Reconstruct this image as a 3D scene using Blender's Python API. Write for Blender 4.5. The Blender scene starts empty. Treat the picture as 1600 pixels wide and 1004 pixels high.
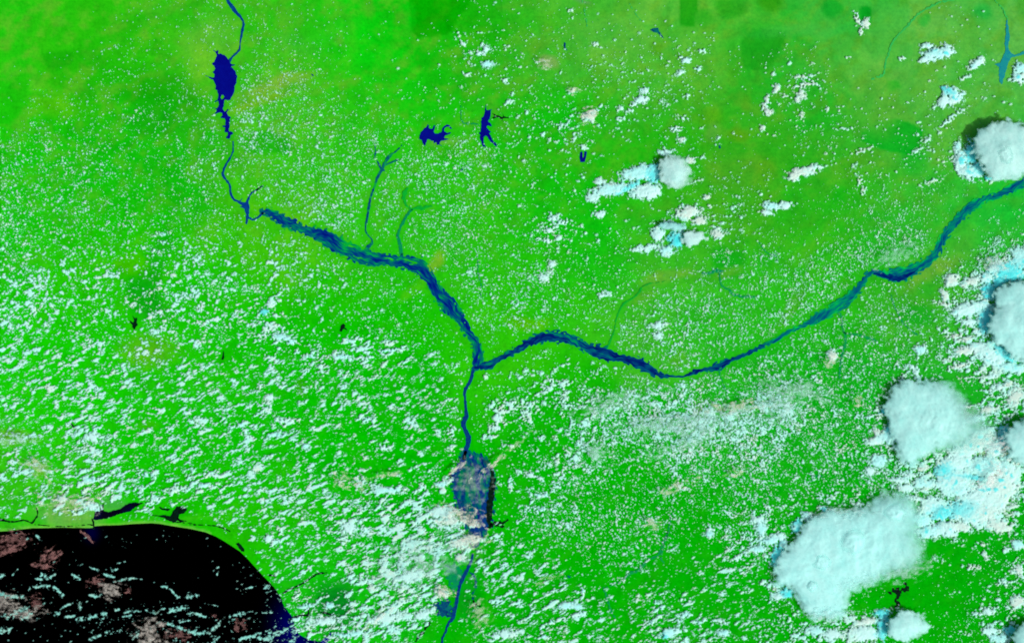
import bpy, math
import numpy as np
from math import radians

# ------------------------------------------------------------------ set-up
scene = bpy.context.scene
COL = scene.collection
CX, CY = 800.0, 502.0            # centre of the mapped country (map units, y to the south)
SAT = 3000.0                     # height of the satellite over the land
SUN_EL, SUN_AZ = 44.0, 122.0     # sun stands in the south-east (azimuth clockwise from north)

cam_d = bpy.data.cameras.new('satellite_camera')
cam = bpy.data.objects.new('satellite_camera', cam_d)
COL.objects.link(cam)
cam.location = (0, 0, SAT)
cam_d.sensor_width = 36.0
cam_d.lens = 36.0 * SAT / 1600.0
cam_d.clip_start = 10.0
cam_d.clip_end = 60000.0
scene.camera = cam

world = bpy.data.worlds.new('World')
scene.world = world
world.use_nodes = True
wn = world.node_tree
for n in list(wn.nodes):
    wn.nodes.remove(n)
sky = wn.nodes.new('ShaderNodeTexSky')
sky.sky_type = 'NISHITA'
sky.sun_disc = False
sky.sun_elevation = radians(SUN_EL)
sky.sun_rotation = radians(SUN_AZ)
sky.dust_density = 4.0
sky.ozone_density = 0.3
bgn = wn.nodes.new('ShaderNodeBackground')
bgn.inputs['Strength'].default_value = 0.095
won = wn.nodes.new('ShaderNodeOutputWorld')
wn.links.new(sky.outputs[0], bgn.inputs['Color'])
wn.links.new(bgn.outputs[0], won.inputs['Surface'])

sun_d = bpy.data.lights.new('sun', 'SUN')
sun_d.energy = 3.75
sun_d.angle = radians(0.5)
sun_d.color = (1.0, 0.97, 0.92)
sun = bpy.data.objects.new('sun', sun_d)
COL.objects.link(sun)
sun.location = (400, -400, 600)
sun.rotation_euler = (radians(90 - SUN_EL), 0, radians(180 - SUN_AZ))

scene.view_settings.view_transform = 'Standard'
scene.view_settings.look = 'None'
scene.view_settings.exposure = 0.0
scene.view_settings.gamma = 1.0
scene.view_settings.use_curve_mapping = False
scene.cycles.pixel_filter_type = 'BLACKMAN_HARRIS'
scene.cycles.filter_width = 1.8
scene.cycles.transparent_max_bounces = 48

# ------------------------------------------------------------------ helpers
def lin(c):
    c = np.asarray(c, dtype=float) / 255.0
    return np.where(c <= 0.04045, c / 12.92, ((c + 0.055) / 1.055) ** 2.4)

def smooth(a, b, x):
    t = np.clip((x - a) / (b - a), 0, 1)
    return t * t * (3 - 2 * t)

def spec_noise(h, w, lam, seed, bw=0.45, stretch=1.0, ang=0.0):
    """Gaussian random field with a preferred wavelength, in cells; streaks along ang when stretch > 1"""
    r = np.random.default_rng(seed)
    f = np.fft.rfft2(r.standard_normal((h, w)))
    ky = np.fft.fftfreq(h)[:, None]
    kx = np.fft.rfftfreq(w)[None, :]
    a = radians(ang)
    u = kx * math.cos(a) - ky * math.sin(a)
    v = kx * math.sin(a) + ky * math.cos(a)
    s = math.sqrt(stretch)
    k = np.sqrt((u * s) ** 2 + (v / s) ** 2)
    k0 = 1.0 / lam
    g = np.exp(-((k - k0) / (k0 * bw)) ** 2)
    o = np.fft.irfft2(f * g, s=(h, w))
    return o / o.std()

def low_noise(h, w, lam, seed, stretch=1.0, ang=0.0):
    """soft cloudy field with everything longer than lam"""
    r = np.random.default_rng(seed)
    f = np.fft.rfft2(r.standard_normal((h, w)))
    ky = np.fft.fftfreq(h)[:, None]
    kx = np.fft.rfftfreq(w)[None, :]
    a = radians(ang)
    u = kx * math.cos(a) - ky * math.sin(a)
    v = kx * math.sin(a) + ky * math.cos(a)
    s = math.sqrt(stretch)
    k = np.sqrt((u * s) ** 2 + (v / s) ** 2)
    g = 1.0 / (1.0 + (k * lam) ** 2) ** 1.3
    g[0, 0] = 0
    o = np.fft.irfft2(f * g, s=(h, w))
    return o / o.std()

def bilin(img, x, y):
    h, w = img.shape[:2]
    x = np.clip(x, 0, w - 1.001); y = np.clip(y, 0, h - 1.001)
    x0 = x.astype(int); y0 = y.astype(int)
    fx = x - x0; fy = y - y0
    return (img[y0, x0] * (1 - fx) * (1 - fy) + img[y0, x0 + 1] * fx * (1 - fy)
            + img[y0 + 1, x0] * (1 - fx) * fy + img[y0 + 1, x0 + 1] * fx * fy)

def poly_sdf(P, X, Y):
    """signed distance, positive inside"""
    P = np.asarray(P, float)
    n = len(P)
    d2 = np.full(X.shape, 1e18)
    ins = np.zeros(X.shape, bool)
    for i in range(n):
        ax, ay = P[i]; bx, by = P[(i + 1) % n]
        ex, ey = bx - ax, by - ay
        L = ex * ex + ey * ey + 1e-9
        t = np.clip(((X - ax) * ex + (Y - ay) * ey) / L, 0, 1)
        dx = X - ax - t * ex; dy = Y - ay - t * ey
        d2 = np.minimum(d2, dx * dx + dy * dy)
        c = ((ay > Y) != (by > Y))
        xi = ax + (Y - ay) * ex / (ey if abs(ey) > 1e-9 else 1e-9)
        ins ^= (c & (X < xi))
    d = np.sqrt(d2)
    return np.where(ins, d, -d)

def line_field(P, xs, ys, F=None, pad=6.0, norm=False):
    """half width minus distance to a line of (x, y, half width)"""
    if F is None:
        F = np.full((len(ys), len(xs)), -30.0 if not norm else -9.0)
    for i in range(len(P) - 1):
        ax, ay, aw = P[i]; bx, by, bw = P[i + 1]
        m = max(aw, bw) + pad
        i0, i1 = np.searchsorted(xs, [min(ax, bx) - m, max(ax, bx) + m])
        j0, j1 = np.searchsorted(ys, [min(ay, by) - m, max(ay, by) + m])
        if i1 <= i0 or j1 <= j0:
            continue
        X = xs[None, i0:i1]; Y = ys[j0:j1, None]
        ex, ey = bx - ax, by - ay
        L = ex * ex + ey * ey + 1e-9
        t = np.clip(((X - ax) * ex + (Y - ay) * ey) / L, 0, 1)
        d = np.sqrt((X - ax - t * ex) ** 2 + (Y - ay - t * ey) ** 2)
        hw = aw + (bw - aw) * t
        v = (hw - d) if not norm else (1 - d / hw)
        F[j0:j1, i0:i1] = np.maximum(F[j0:j1, i0:i1], v)
    return F

def spline(P, step=4.0):
    """Catmull-Rom through (x, y, w)"""
    P = np.asarray(P, float)
    if len(P) < 3:
        return P
    Q = np.vstack([2 * P[0] - P[1], P, 2 * P[-1] - P[-2]])
    out = []
    for i in range(1, len(Q) - 2):
        p0, p1, p2, p3 = Q[i - 1:i + 3]
        n = max(2, int(np.hypot(*(p2 - p1)[:2]) / step))
        for k in range(n):
            t = k / n
            out.append(0.5 * ((2 * p1) + (-p0 + p2) * t + (2 * p0 - 5 * p1 + 4 * p2 - p3) * t * t
                              + (-p0 + 3 * p1 - 3 * p2 + p3) * t ** 3))
    out.append(P[-1])
    out = np.array(out)
    out[:, 2] = np.maximum(out[:, 2], 0.35)
    return out

def iso_mesh(F, xs, ys):
    """Smooth-edged sheet over the cells where F > 0. Returns grid index of each vertex, x, y, inside flag, quads."""
    ins = F > 0
    H, W = F.shape
    q = ins[:-1, :-1] | ins[1:, :-1] | ins[:-1, 1:] | ins[1:, 1:]
    jj, ii = np.nonzero(q)
    base = jj * W + ii
    quads = np.stack([base, base + W, base + W + 1, base + 1], 1)   # y runs south: this order faces up
    used = np.zeros(H * W, bool)
    used[quads.ravel()] = True
    vid = np.nonzero(used)[0]
    remap = np.full(H * W, -1, dtype=np.int64)
    remap[vid] = np.arange(len(vid))
    vj, vi = vid // W, vid % W
    Fv = F.ravel()[vid]
    out = Fv <= 0
    oj, oi, of = vj[out], vi[out], np.minimum(Fv[out], -1e-4)
    sx = np.zeros(len(oj)); sy = np.zeros(len(oj)); sn = np.zeros(len(oj))
    for dj in (-1, 0, 1):
        for di in (-1, 0, 1):
            if dj == 0 and di == 0:
                continue
            nj = np.clip(oj + dj, 0, H - 1); ni = np.clip(oi + di, 0, W - 1)
            g = F[nj, ni]
            ok = g > 0
            t = np.where(ok, of / (of - np.where(ok, g, 1)), 0)
            w = np.where(ok, 1.0 if (dj == 0 or di == 0) else 0.5, 0)
            sx += w * t * di; sy += w * t * dj; sn += w
    sn = np.maximum(sn, 1e-9)
    fx = vi.astype(float); fy = vj.astype(float)
    fx[out] = oi + sx / sn; fy[out] = oj + sy / sn
    x = np.interp(fx, np.arange(W), xs)
    y = np.interp(fy, np.arange(H), ys)
    return vid, x, y, ~out, remap[quads]

def make_mesh(name, co, quads, cols=None, smooth_shade=True):
    me = bpy.data.meshes.new(name)
    nv, nf = len(co), len(quads)
    k = quads.shape[1]
    me.vertices.add(nv)
    me.vertices.foreach_set('co', np.ascontiguousarray(co, dtype=np.float32).ravel())
    me.loops.add(nf * k)
    me.loops.foreach_set('vertex_index', np.ascontiguousarray(quads, dtype=np.int32).ravel())
    me.polygons.add(nf)
    me.polygons.foreach_set('loop_start', np.arange(0, nf * k, k, dtype=np.int32))
    me.polygons.foreach_set('use_smooth', np.full(nf, smooth_shade, dtype=bool))
    me.update(calc_edges=True)
    if cols is not None:
        a = me.color_attributes.new('tint', 'FLOAT_COLOR', 'POINT')
        c = np.ones((nv, 4), np.float32)
        c[:, :cols.shape[1]] = cols
        a.data.foreach_set('color', c.ravel())
    return me

def link(name, me, mat, loc=(0, 0, 0), parent=None, label=None, cat=None, group=None, kind=None):
    o = bpy.data.objects.new(name, me)
    COL.objects.link(o)
    o.location = loc
    if parent is not None:
        o.parent = parent
    if me is not None and mat is not None:
        me.materials.append(mat)
    if label: o['label'] = label
    if cat: o['category'] = cat
    if group: o['group'] = group
    if kind: o['kind'] = kind
    return o

# ------------------------------------------------------------------ materials
def new_mat(name):
    m = bpy.data.materials.new(name)
    m.use_nodes = True
    nt = m.node_tree
    for n in list(nt.nodes):
        nt.nodes.remove(n)
    return m, nt

def N(nt, t, **kw):
    n = nt.nodes.new(t)
    for k, v in kw.items():
        setattr(n, k, v)
    return n

def noise_node(nt, vec, scale, detail=4.0, rough=0.55, dist=0.0):
    n = N(nt, 'ShaderNodeTexNoise')
    n.inputs['Scale'].default_value = scale
    n.inputs['Detail'].default_value = detail
    n.inputs['Roughness'].default_value = rough
    n.inputs['Distortion'].default_value = dist
    nt.links.new(vec, n.inputs['Vector'])
    return n

def ramp(nt, fac, stops):
    r = N(nt, 'ShaderNodeValToRGB')
    e = r.color_ramp.elements
    while len(e) < len(stops):
        e.new(0.5)
    for i, (p, c) in enumerate(stops):
        e[i].position = p
        e[i].color = (*c, 1) if len(c) == 3 else c
    nt.links.new(fac, r.inputs['Fac'])
    return r

def mixc(nt, fac, a, b, mode='MIX'):
    m = N(nt, 'ShaderNodeMix', data_type='RGBA', blend_type=mode)
    for s, v in ((m.inputs[0], fac), (m.inputs[6], a), (m.inputs[7], b)):
        if isinstance(v, (int, float)):
            s.default_value = v
        elif isinstance(v, tuple):
            s.default_value = (*v, 1)
        else:
            nt.links.new(v, s)
    return m.outputs[2]

def land_material():
    m, nt = new_mat('vegetated_land')
    out = N(nt, 'ShaderNodeOutputMaterial')
    b = N(nt, 'ShaderNodeBsdfDiffuse')
    at = N(nt, 'ShaderNodeVertexColor', layer_name='tint')
    geo = N(nt, 'ShaderNodeNewGeometry')
    n1 = noise_node(nt, geo.outputs['Position'], 0.035, 6, 0.6, 0.6)
    n2 = noise_node(nt, geo.outputs['Position'], 0.22, 5, 0.65, 0.3)
    n3 = noise_node(nt, geo.outputs['Position'], 0.012, 4, 0.6, 1.2)
    n4 = noise_node(nt, geo.outputs['Position'], 0.045, 7, 0.62, 0.8)
    n4.noise_type = 'RIDGED_MULTIFRACTAL'
    r4 = ramp(nt, n4.outputs['Fac'], [(0.15, (0.86, 0.90, 0.92)), (0.55, (1.0, 1.0, 1.0)), (0.95, (1.3, 1.08, 1.08))])
    r1 = ramp(nt, n1.outputs['Fac'], [(0.3, (0.80, 0.86, 0.8)), (0.5, (1, 1, 1)), (0.72, (1.25, 1.06, 1.1))])
    r2 = ramp(nt, n2.outputs['Fac'], [(0.28, (0.78, 0.84, 0.9)), (0.5, (1, 1, 1)), (0.74, (1.3, 1.09, 1.1))])
    r3 = ramp(nt, n3.outputs['Fac'], [(0.40, (.85, 0.97, .9)), (0.64, (1.5, 1.0, 1.05))])
    c = mixc(nt, 1.0, at.outputs['Color'], r1.outputs['Color'], 'MULTIPLY')
    c = mixc(nt, 1.0, c, r2.outputs['Color'], 'MULTIPLY')
    c = mixc(nt, 1.0, c, r3.outputs['Color'], 'MULTIPLY')
    c = mixc(nt, 1.0, c, r4.outputs['Color'], 'MULTIPLY')
    nt.links.new(c, b.inputs['Color'])
    b.inputs['Roughness'].default_value = 0.9
    nt.links.new(b.outputs[0], out.inputs['Surface'])
    return m

def water_material(name, stops, scale=0.08, stretch=(1, 1, 1), rot=0.0, detail=5.0):
    m, nt = new_mat(name)
    out = N(nt, 'ShaderNodeOutputMaterial')
    b = N(nt, 'ShaderNodeBsdfPrincipled')
    geo = N(nt, 'ShaderNodeNewGeometry')
    mp = N(nt, 'ShaderNodeMapping')
    mp.inputs['Scale'].default_value = stretch
    mp.inputs['Rotation'].default_value = (0, 0, radians(rot))
    nt.links.new(geo.outputs['Position'], mp.inputs['Vector'])
    n = noise_node(nt, mp.outputs[0], scale, detail, 0.62, 0.8)
    r = ramp(nt, n.outputs['Fac'], [(p_, (c_[0], c_[1] * .95, c_[2] * .74)) for p_, c_ in stops])
    nt.links.new(r.outputs['Color'], b.inputs['Base Color'])
    b.inputs['Roughness'].default_value = 0.6
    b.inputs['Specular IOR Level'].default_value = 0.03
    nt.links.new(b.outputs[0], out.inputs['Surface'])
    return m

def sea_material():
    m, nt = new_mat('deep_sea_water')
    out = N(nt, 'ShaderNodeOutputMaterial')
    b = N(nt, 'ShaderNodeBsdfPrincipled')
    at = N(nt, 'ShaderNodeVertexColor', layer_name='tint')
    nt.links.new(at.outputs['Color'], b.inputs['Base Color'])
    b.inputs['Roughness'].default_value = 0.7
    b.inputs['Specular IOR Level'].default_value = 0.0
    nt.links.new(b.outputs[0], out.inputs['Surface'])
    return m

def cloud_material(name, alpha=False, grain=0.35, veil=False):
    m, nt = new_mat(name)
    out = N(nt, 'ShaderNodeOutputMaterial')
    d = N(nt, 'ShaderNodeBsdfDiffuse')
    tr = N(nt, 'ShaderNodeBsdfTranslucent')
    at = N(nt, 'ShaderNodeVertexColor', layer_name='tint')
    geo = N(nt, 'ShaderNodeNewGeometry')
    n = noise_node(nt, geo.outputs['Position'], grain, 5, 0.6, 0.5)
    r = ramp(nt, n.outputs['Fac'], [(0.25, (0.88, 0.96, 0.96)), (0.55, (1, 1, 1))])
    c = mixc(nt, 1.0, at.outputs['Color'], r.outputs['Color'], 'MULTIPLY')
    nt.links.new(c, d.inputs['Color'])
    nt.links.new(c, tr.inputs['Color'])
    ms = N(nt, 'ShaderNodeMixShader')
    ms.inputs[0].default_value = 0.12
    nt.links.new(d.outputs[0], ms.inputs[1])
    nt.links.new(tr.outputs[0], ms.inputs[2])
    last = ms.outputs[0]
    if alpha:
        tp = N(nt, 'ShaderNodeBsdfTransparent')
        m2 = N(nt, 'ShaderNodeMixShader')
        if veil:
            n2 = noise_node(nt, geo.outputs['Position'], 0.10, 4, 0.6, 1.2)
            rr = ramp(nt, n2.outputs['Fac'], [(0.36, (0.12, 0.12, 0.12)), (0.66, (1, 1, 1))])
            mu = N(nt, 'ShaderNodeMath', operation='MULTIPLY')
            nt.links.new(at.outputs['Alpha'], mu.inputs[0])
            nt.links.new(rr.outputs['Color'], mu.inputs[1])
            nt.links.new(mu.outputs[0], m2.inputs[0])
        else:
            nt.links.new(at.outputs['Alpha'], m2.inputs[0])
        nt.links.new(tp.outputs[0], m2.inputs[1])
        nt.links.new(last, m2.inputs[2])
        last = m2.outputs[0]
    nt.links.new(last, out.inputs['Surface'])
    return m

M_LAND = land_material()
L = lambda *c: tuple(float(v) for v in lin(c))
M_LAKE = water_material('reservoir_water', [(0.3, L(0, 0, 125)), (0.7, L(0, 10, 145))], 0.05)
M_RIVER = water_material('silty_river_water', [(0.3, L(0, 30, 145)), (0.7, L(0, 75, 135))], 0.1)
M_CHANNEL = water_material('river_channel_water', [(0.35, L(0, 25, 135)), (0.65, L(0, 70, 120))], 0.3)
M_FLOOD = water_material('flooded_marsh', [(0.34, L(0, 45, 120)), (0.44, L(0, 78, 118)), (0.54, L(0, 100, 105)), (0.64, L(5, 150, 70))], 0.11, detail=3)
M_FLOODE = water_material('shallow_river_water', [(0.34, L(0, 72, 115)), (0.48, L(0, 112, 115)), (0.62, L(5, 160, 95))], 0.10, detail=3)
M_CHANE = water_material('greenish_channel_water', [(0.35, L(0, 70, 125)), (0.7, L(0, 100, 125))], 0.2)
M_BENUE = water_material('blue_grey_river_water', [(0.34, L(0, 35, 105)), (0.5, L(0, 68, 118)), (0.64, L(0, 105, 105))], 0.11, detail=3)
M_STREAM = water_material('marshy_stream', [(0.3, L(0, 110, 100)), (0.7, L(0, 150, 70))], 0.2)
M_GREENM = water_material('green_marsh', [(0.3, L(0, 145, 55)), (0.7, L(10, 172, 40))], 0.2)
M_TSTREAM = water_material('dim_teal_stream', [(0.3, L(0, 120, 85)), (0.7, L(10, 160, 65))], 0.2)
M_NESTREAM = water_material('faint_stream', [(0.3, L(35, 160, 90)), (0.7, L(55, 180, 80))], 0.2)
M_DARKW = water_material('dark_swamp_water', [(0.35, L(0, 8, 10)), (0.7, L(0, 40, 25))], 0.25)
M_LAGOON = water_material('lagoon_water', [(0.45, L(0, 0, 20)), (0.6, L(0, 5, 60))], 0.02)
M_NELAKE = water_material('shallow_lake_water', [(0.3, L(10, 118, 160)), (0.7, L(25, 145, 145))], 0.15)
M_SEA = sea_material()
M_VALLEY = sea_material(); M_VALLEY.name = 'braided_valley_water'
M_CUM = cloud_material('cumulus_vapour', alpha=True, grain=0.5)
M_STORM = cloud_material('storm_cloud_ice', alpha=True, grain=0.12)
M_VEIL = cloud_material('thin_cirrus', alpha=True, grain=0.2, veil=True)

# ------------------------------------------------------------------ the domain
X0, X1, Y0, Y1 = -100, 1700, -100, 1104
xs1 = np.arange(X0, X1 + 1, 1.0)
ys1 = np.arange(Y0, Y1 + 1, 1.0)
GH, GW = len(ys1), len(xs1)
PADN = 24
def fld(fn, *a, **k):
    return fn(GH + PADN, GW + PADN, *a, **k)[:GH, :GW]

W2 = lambda x, y, z: np.stack([x - CX, CY - y, z], 1)

# ------------------------------------------------------------------ land
COLOURS = [
 (0,0,25,200,15),(200,80,30,190,8),(120,30,40,195,15),(300,60,55,195,25),(440,150,75,198,35),(600,80,10,215,20),(560,150,25,205,15),
 (700,40,5,190,5),(780,20,55,195,35),(900,60,72,197,52),(1000,60,92,200,66),(1080,90,72,200,52),(1300,60,62,202,68),(1240,110,35,198,40),
 (1400,130,98,203,78),(1550,60,88,207,84),(1500,20,88,203,76),(1450,180,88,205,70),(1200,150,40,192,35),(1100,200,50,190,25),(1180,280,70,188,35),
 (1550,350,15,215,60),(1280,450,40,208,25),(1480,430,80,195,45),(1500,500,20,200,40),(0,300,20,200,10),(200,300,15,195,12),
 (200,420,28,205,0),(100,600,15,210,0),(300,560,25,205,5),(400,500,10,205,0),(600,480,12,205,0),(600,700,0,200,0),(850,350,15,205,15),
 (950,380,15,205,20),(820,510,45,210,10),(1040,430,75,198,45),(1100,470,30,205,30),(900,700,2,196,2),(900,900,2,196,2),(1150,900,2,196,5),
 (1450,880,2,198,6),(1550,820,4,198,15),(300,700,5,205,0),(40,790,45,200,15),(450,1000,15,205,15),(330,830,30,205,0),(460,330,65,202,15),
 (650,350,42,205,22),(1250,230,45,195,30),(720,330,42,205,20),(500,600,5,200,0),(1300,600,10,195,25),(1250,700,6,196,16),(1350,200,70,195,50),
 (1300,330,35,200,30),(1420,330,35,205,45),(420,60,40,200,20),(880,200,15,200,15),(1000,230,25,200,15),(500,250,40,205,25),(300,200,15,190,15)]
PATCHES = [  # x, y, rx, ry, rot, rgb, strength, power (4 = blocky), edge
 (640,30,8,30,0,(10,215,20),.4,2,.4),
 (1099,34,14,10,0,(40,185,35),.7,2,.4),(1136,12,22,14,0,(38,180,30),.8,2,.4),(1200,5,20,16,20,(45,170,20),.9,2,.4),
 (1350,24,9,16,0,(12,182,40),0.95,3,.2),(1303,10,15,13,0,(15,185,45),0.9,2,.4),(1395,132,10,7,0,(30,198,40),.8,3,.2),
 (1425,250,26,22,0,(10,200,45),.7,2,.5),(1530,14,14,12,0,(30,198,70),.8,2,.4),(1442,34,7,9,0,(35,195,60),.8,2,.3),
 (90,95,26,13,0,(12,168,8),0.6,3,.3),(262,148,62,32,-5,(5,170,6),0.6,2,.4),(240,190,40,22,0,(15,175,15),.6,2,.5),(150,95,20,14,0,(10,180,10),.6,2,.5),
 (418,222,44,17,-5,(0,184,15),0.7,3,.2),(250,405,16,46,-12,(5,165,16),0.5,2,.4),(225,470,28,30,0,(8,178,20),0.7,2,.4),
 (225,462,28,34,20,(5,165,15),0.5,2,.5),(1140,405,24,20,0,(10,188,25),0.8,2,.35),(524,950,30,40,0,(0,135,35),0.85,2,.5),(735,925,18,40,-10,(0,165,30),.6,2,.5),
 (1330,300,60,22,25,(20,200,25),.6,2,.5),(1440,490,26,18,0,(5,190,35),.7,2,.4),(1270,190,40,16,0,(30,200,40),.6,2,.5),(560,70,70,40,0,(5,216,15),.6,2,.5),
 (930,350,30,30,0,(10,205,15),.6,2,.5),(880,160,50,30,0,(5,205,15),.6,2,.5),(830,30,60,14,0,(40,196,25),.5,2,.5),
 (435,132,52,10,20,(125,192,60),0.75,2,.5),(410,160,48,9,15,(115,190,35),0.7,2,.5),(325,62,38,40,-10,(92,195,50),0.75,2,.6),(322,95,20,25,0,(95,200,40),.7,3,.4),
 (455,70,34,16,0,(70,195,50),.6,2,.6),(530,60,8,10,0,(105,180,60),.5,2,.6),(500,55,60,14,20,(40,200,30),.5,2,.6),
 (852,98,14,10,0,(120,178,90),0.8,2,.5),(905,4,10,4,0,(110,175,100),.8,2,.5),(955,58,70,26,0,(84,196,62),.6,2,.6),(1110,183,24,14,0,(78,182,24),0.7,2,.5),(1165,158,10,9,0,(85,182,35),0.6,2,.5),
 (1112,208,13,15,0,(95,180,65),0.6,2,.5),(1143,112,12,8,0,(65,185,30),.5,2,.5),(1140,52,11,10,0,(75,185,40),.4,2,.5),(1030,75,12,10,0,(75,175,25),.7,2,.5),
 (1158,210,18,10,20,(85,175,20),.7,2,.5),(1150,270,44,24,0,(88,186,42),0.6,2,.5),(1196,265,14,24,0,(75,180,25),.5,2,.5),
 (1045,432,40,10,10,(112,194,60),0.75,2,.5),(1140,428,20,8,20,(95,194,50),.7,2,.5),(1010,460,24,8,25,(100,196,50),.6,2,.5),
 (828,505,34,9,5,(96,203,10),0.7,2,.5),(1462,425,50,13,28,(112,194,62),0.8,2,.5),(1500,390,30,12,30,(70,200,55),.6,2,.5),
 (375,150,10,8,0,(92,190,45),0.8,2,.5),(228,548,42,22,0,(88,190,25),0.7,2,.6),(205,415,26,14,0,(70,200,0),.6,2,.6),(90,165,34,14,0,(75,195,15),.7,2,.6),
 (678,412,9,26,-38,(118,192,45),0.75,2,.5),(645,455,7,26,-50,(70,205,20),.6,2,.5),(700,222,28,7,0,(95,190,62),0.7,2,.5),
 (22,682,40,10,5,(95,190,45),0.7,2,.5),(60,725,16,12,0,(100,185,40),.6,2,.6),(108,800,48,20,0,(112,190,82),0.75,2,.5),(180,783,22,10,0,(70,180,75),.7,2,.5),(470,355,80,8,-22,(88,202,15),0.7,2,.5),
 (468,603,10,12,0,(60,180,20),.7,2,.5),(230,667,16,8,0,(60,185,10),.5,2,.5),(810,830,30,10,0,(10,200,0),.5,2,.5),(745,820,40,8,0,(40,195,15),0,2,.5),
 (1270,50,90,10,3,(55,200,70),.5,2,.5),(1390,60,30,40,20,(88,202,72),.6,2,.5),(1370,160,34,46,0,(92,196,62),.6,2,.5),(1515,90,16,50,0,(85,202,60),.5,2,.5),
 (1345,300,70,8,-30,(60,195,35),.4,2,.5),(1240,470,10,44,-30,(70,190,40),.6,2,.5),(1260,395,50,12,35,(66,200,35),.6,2,.5),
 (1060,560,12,12,0,(80,195,40),.7,2,.5),(1600,400,60,80,0,(30,205,50),.4,2,.5),(747,868,14,9,0,(60,190,40),.8,2,.5),(250,815,90,6,2,(60,205,25),.6,2,.5),(100,822,110,5,0,(80,205,40),.7,2,.5)]
LANDPOLY = [
 ([(636,-40),(637,10),(640,28),(641,48),(655,59),(672,57),(690,56),(704,49),(712,38),(722,20),(735,4),(740,-40)],(0,176,0),.85),
 ([(736,-40),(734,6),(712,42),(705,52),(740,62),(775,70),(792,60),(790,30),(770,5),(765,-40)],(12,186,10),.6),
 ([(1061,-40),(1091,-40),(1090,18),(1086,32),(1086,44),(1062,42),(1060,20)],(26,176,20),.9),
 ([(1161,95),(1160,62),(1172,49),(1188,45),(1222,48),(1231,50),(1226,68),(1214,92),(1202,108),(1180,109),(1162,106)],(30,178,30),.85),
 ([(1346,206),(1358,196),(1378,188),(1400,185),(1428,194),(1446,204),(1441,222),(1424,244),(1404,238),(1372,232),(1346,220)],(0,194,38),.9),
 ([(1341,12),(1348,7),(1356,10),(1361,18),(1358,28),(1360,36),(1351,43),(1343,38),(1340,25)],(16,188,46),.9)]
def rgb_land(X, Y):
    wx = bilin(NW_A, X - X0, Y - Y0) * 16; wy = bilin(NW_B, X - X0, Y - Y0) * 16
    inside = (X > X0 - 1) & (X < X1 + 1) & (Y > Y0 - 1) & (Y < Y1 + 1)
    Xw = np.clip(X, -60, 1660) + np.where(inside, wx, 0); Yw = np.clip(Y, -60, 1064) + np.where(inside, wy, 0)
    A = np.zeros(X.shape + (3,)); S = np.zeros(X.shape)
    for x, y, r, g, b in COLOURS:
        w = np.exp(-((Xw - x) ** 2 + (Yw - y) ** 2) / (2 * 62.0 ** 2)) + 1e-6
        A += w[..., None] * lin((r, g, b)); S += w
    A /= S[..., None]
    Xp = X + wx * .22; Yp = Y + wy * .22
    nrt = smooth(560, 60, Y) * np.where(inside, 1, .3)
    ol = np.clip(.12 + .30 * bilin(NW_C, X - X0, Y - Y0), 0, .6) * (.10 + .90 * nrt)
    A = A * (1 - ol[..., None]) + lin((88, 186, 42)) * ol[..., None]
    for P_, c, st in LANDPOLY:
        P_ = np.asarray(P_, float)
        k = np.zeros(X.shape)
        m = (X > P_[:, 0].min() - 20) & (X < P_[:, 0].max() + 20) & (Y > P_[:, 1].min() - 20) & (Y < P_[:, 1].max() + 20)
        k[m] = st * smooth(-1.5, 2.0, poly_sdf(P_, X[m] + wx[m] * .08, Y[m] + wy[m] * .08))
        A = A * (1 - k[..., None]) + lin(c) * k[..., None]
    for x, y, rx, ry, rot, c, st, pw, ed in PATCHES:
        a = radians(rot)
        u = ((Xp - x) * math.cos(a) - (Yp - y) * math.sin(a)) / rx
        v = ((Xp - x) * math.sin(a) + (Yp - y) * math.cos(a)) / ry
        r = (np.abs(u) ** pw + np.abs(v) ** pw) ** (1.0 / pw)
        k = st * (1 - smooth(1 - ed, 1 + ed, r))
        A = A * (1 - k[..., None]) + lin(c) * k[..., None]
    return A

NW_C = fld(low_noise, 26, 13, 1.8, 35); NW_A = fld(low_noise, 90, 11); NW_B = fld(low_noise, 90, 12)
ALB = 0.91     # map from seen colour to reflectance under this light
COAST = [(-900,842),(-400,838),(-100,832),(0,830),(15,829),(32,827),(50,825),(75,824.3),(100,823.7),(117,824.5),(144,824.5),(147,822.5),(150,821.5),(162,820.5),(187,820),(212,818),(237,817),
 (250,818),(270,821.7),(300,826.2),(322,831.2),(337,837.5),(350,845),(362,852.5),(375,861),(387,872.5),(400,887),(412,900),(422,910),(432,922),(440,935),(444,947),
 (455,960),(459,970),(460,978),(467,990),(482,999),(500,1001.5),(512,1003),(520,1012),(525,1040),(540,1104),(600,1400),(620,4000),(-6000,4000),(-6000,850)]

# ribbons and shapes of water: x, y, half width
NIGER_TOP = [(345,-60,2),(350,-20,2),(355,0,2),(361,8,3),(366,16,3),(373,24,2),(378,30,1.6),(380.5,38,1.6),(379,48,1.8),(377,58,1.5),(375.3,68,1.1),(374.5,77,1.2),(371,82,1.4),(366,86,1.6),(361,92,2),(357,100,2.4)]
NIGER_GORGE = [(364,222,.6),(364,237,1.0),(358,250,1.4),(352,260,1.4),(348,271,1.9),(351,278,1.7),(358,287,1.5),(360,296,1.6),(361,305,1.8),(366,312,1.6),(374,316,1.8),(380,319,3),(385,322,4.5),(386,330,3),(387,338,2.3),(385,349,1.2)]
JEBBA = [[(374,315,1),(379,310,.4)],[(385,320,3),(389,308,1.3),(394,301,1),(401,297,.9),(409,291,.5)],[(386,334,2),(390,338,.5)],[(384,325,2),(376,323,.5)],[(387,340,2),(395,343,1.4),(403,340,1.6),(410,333,2)]]
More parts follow.
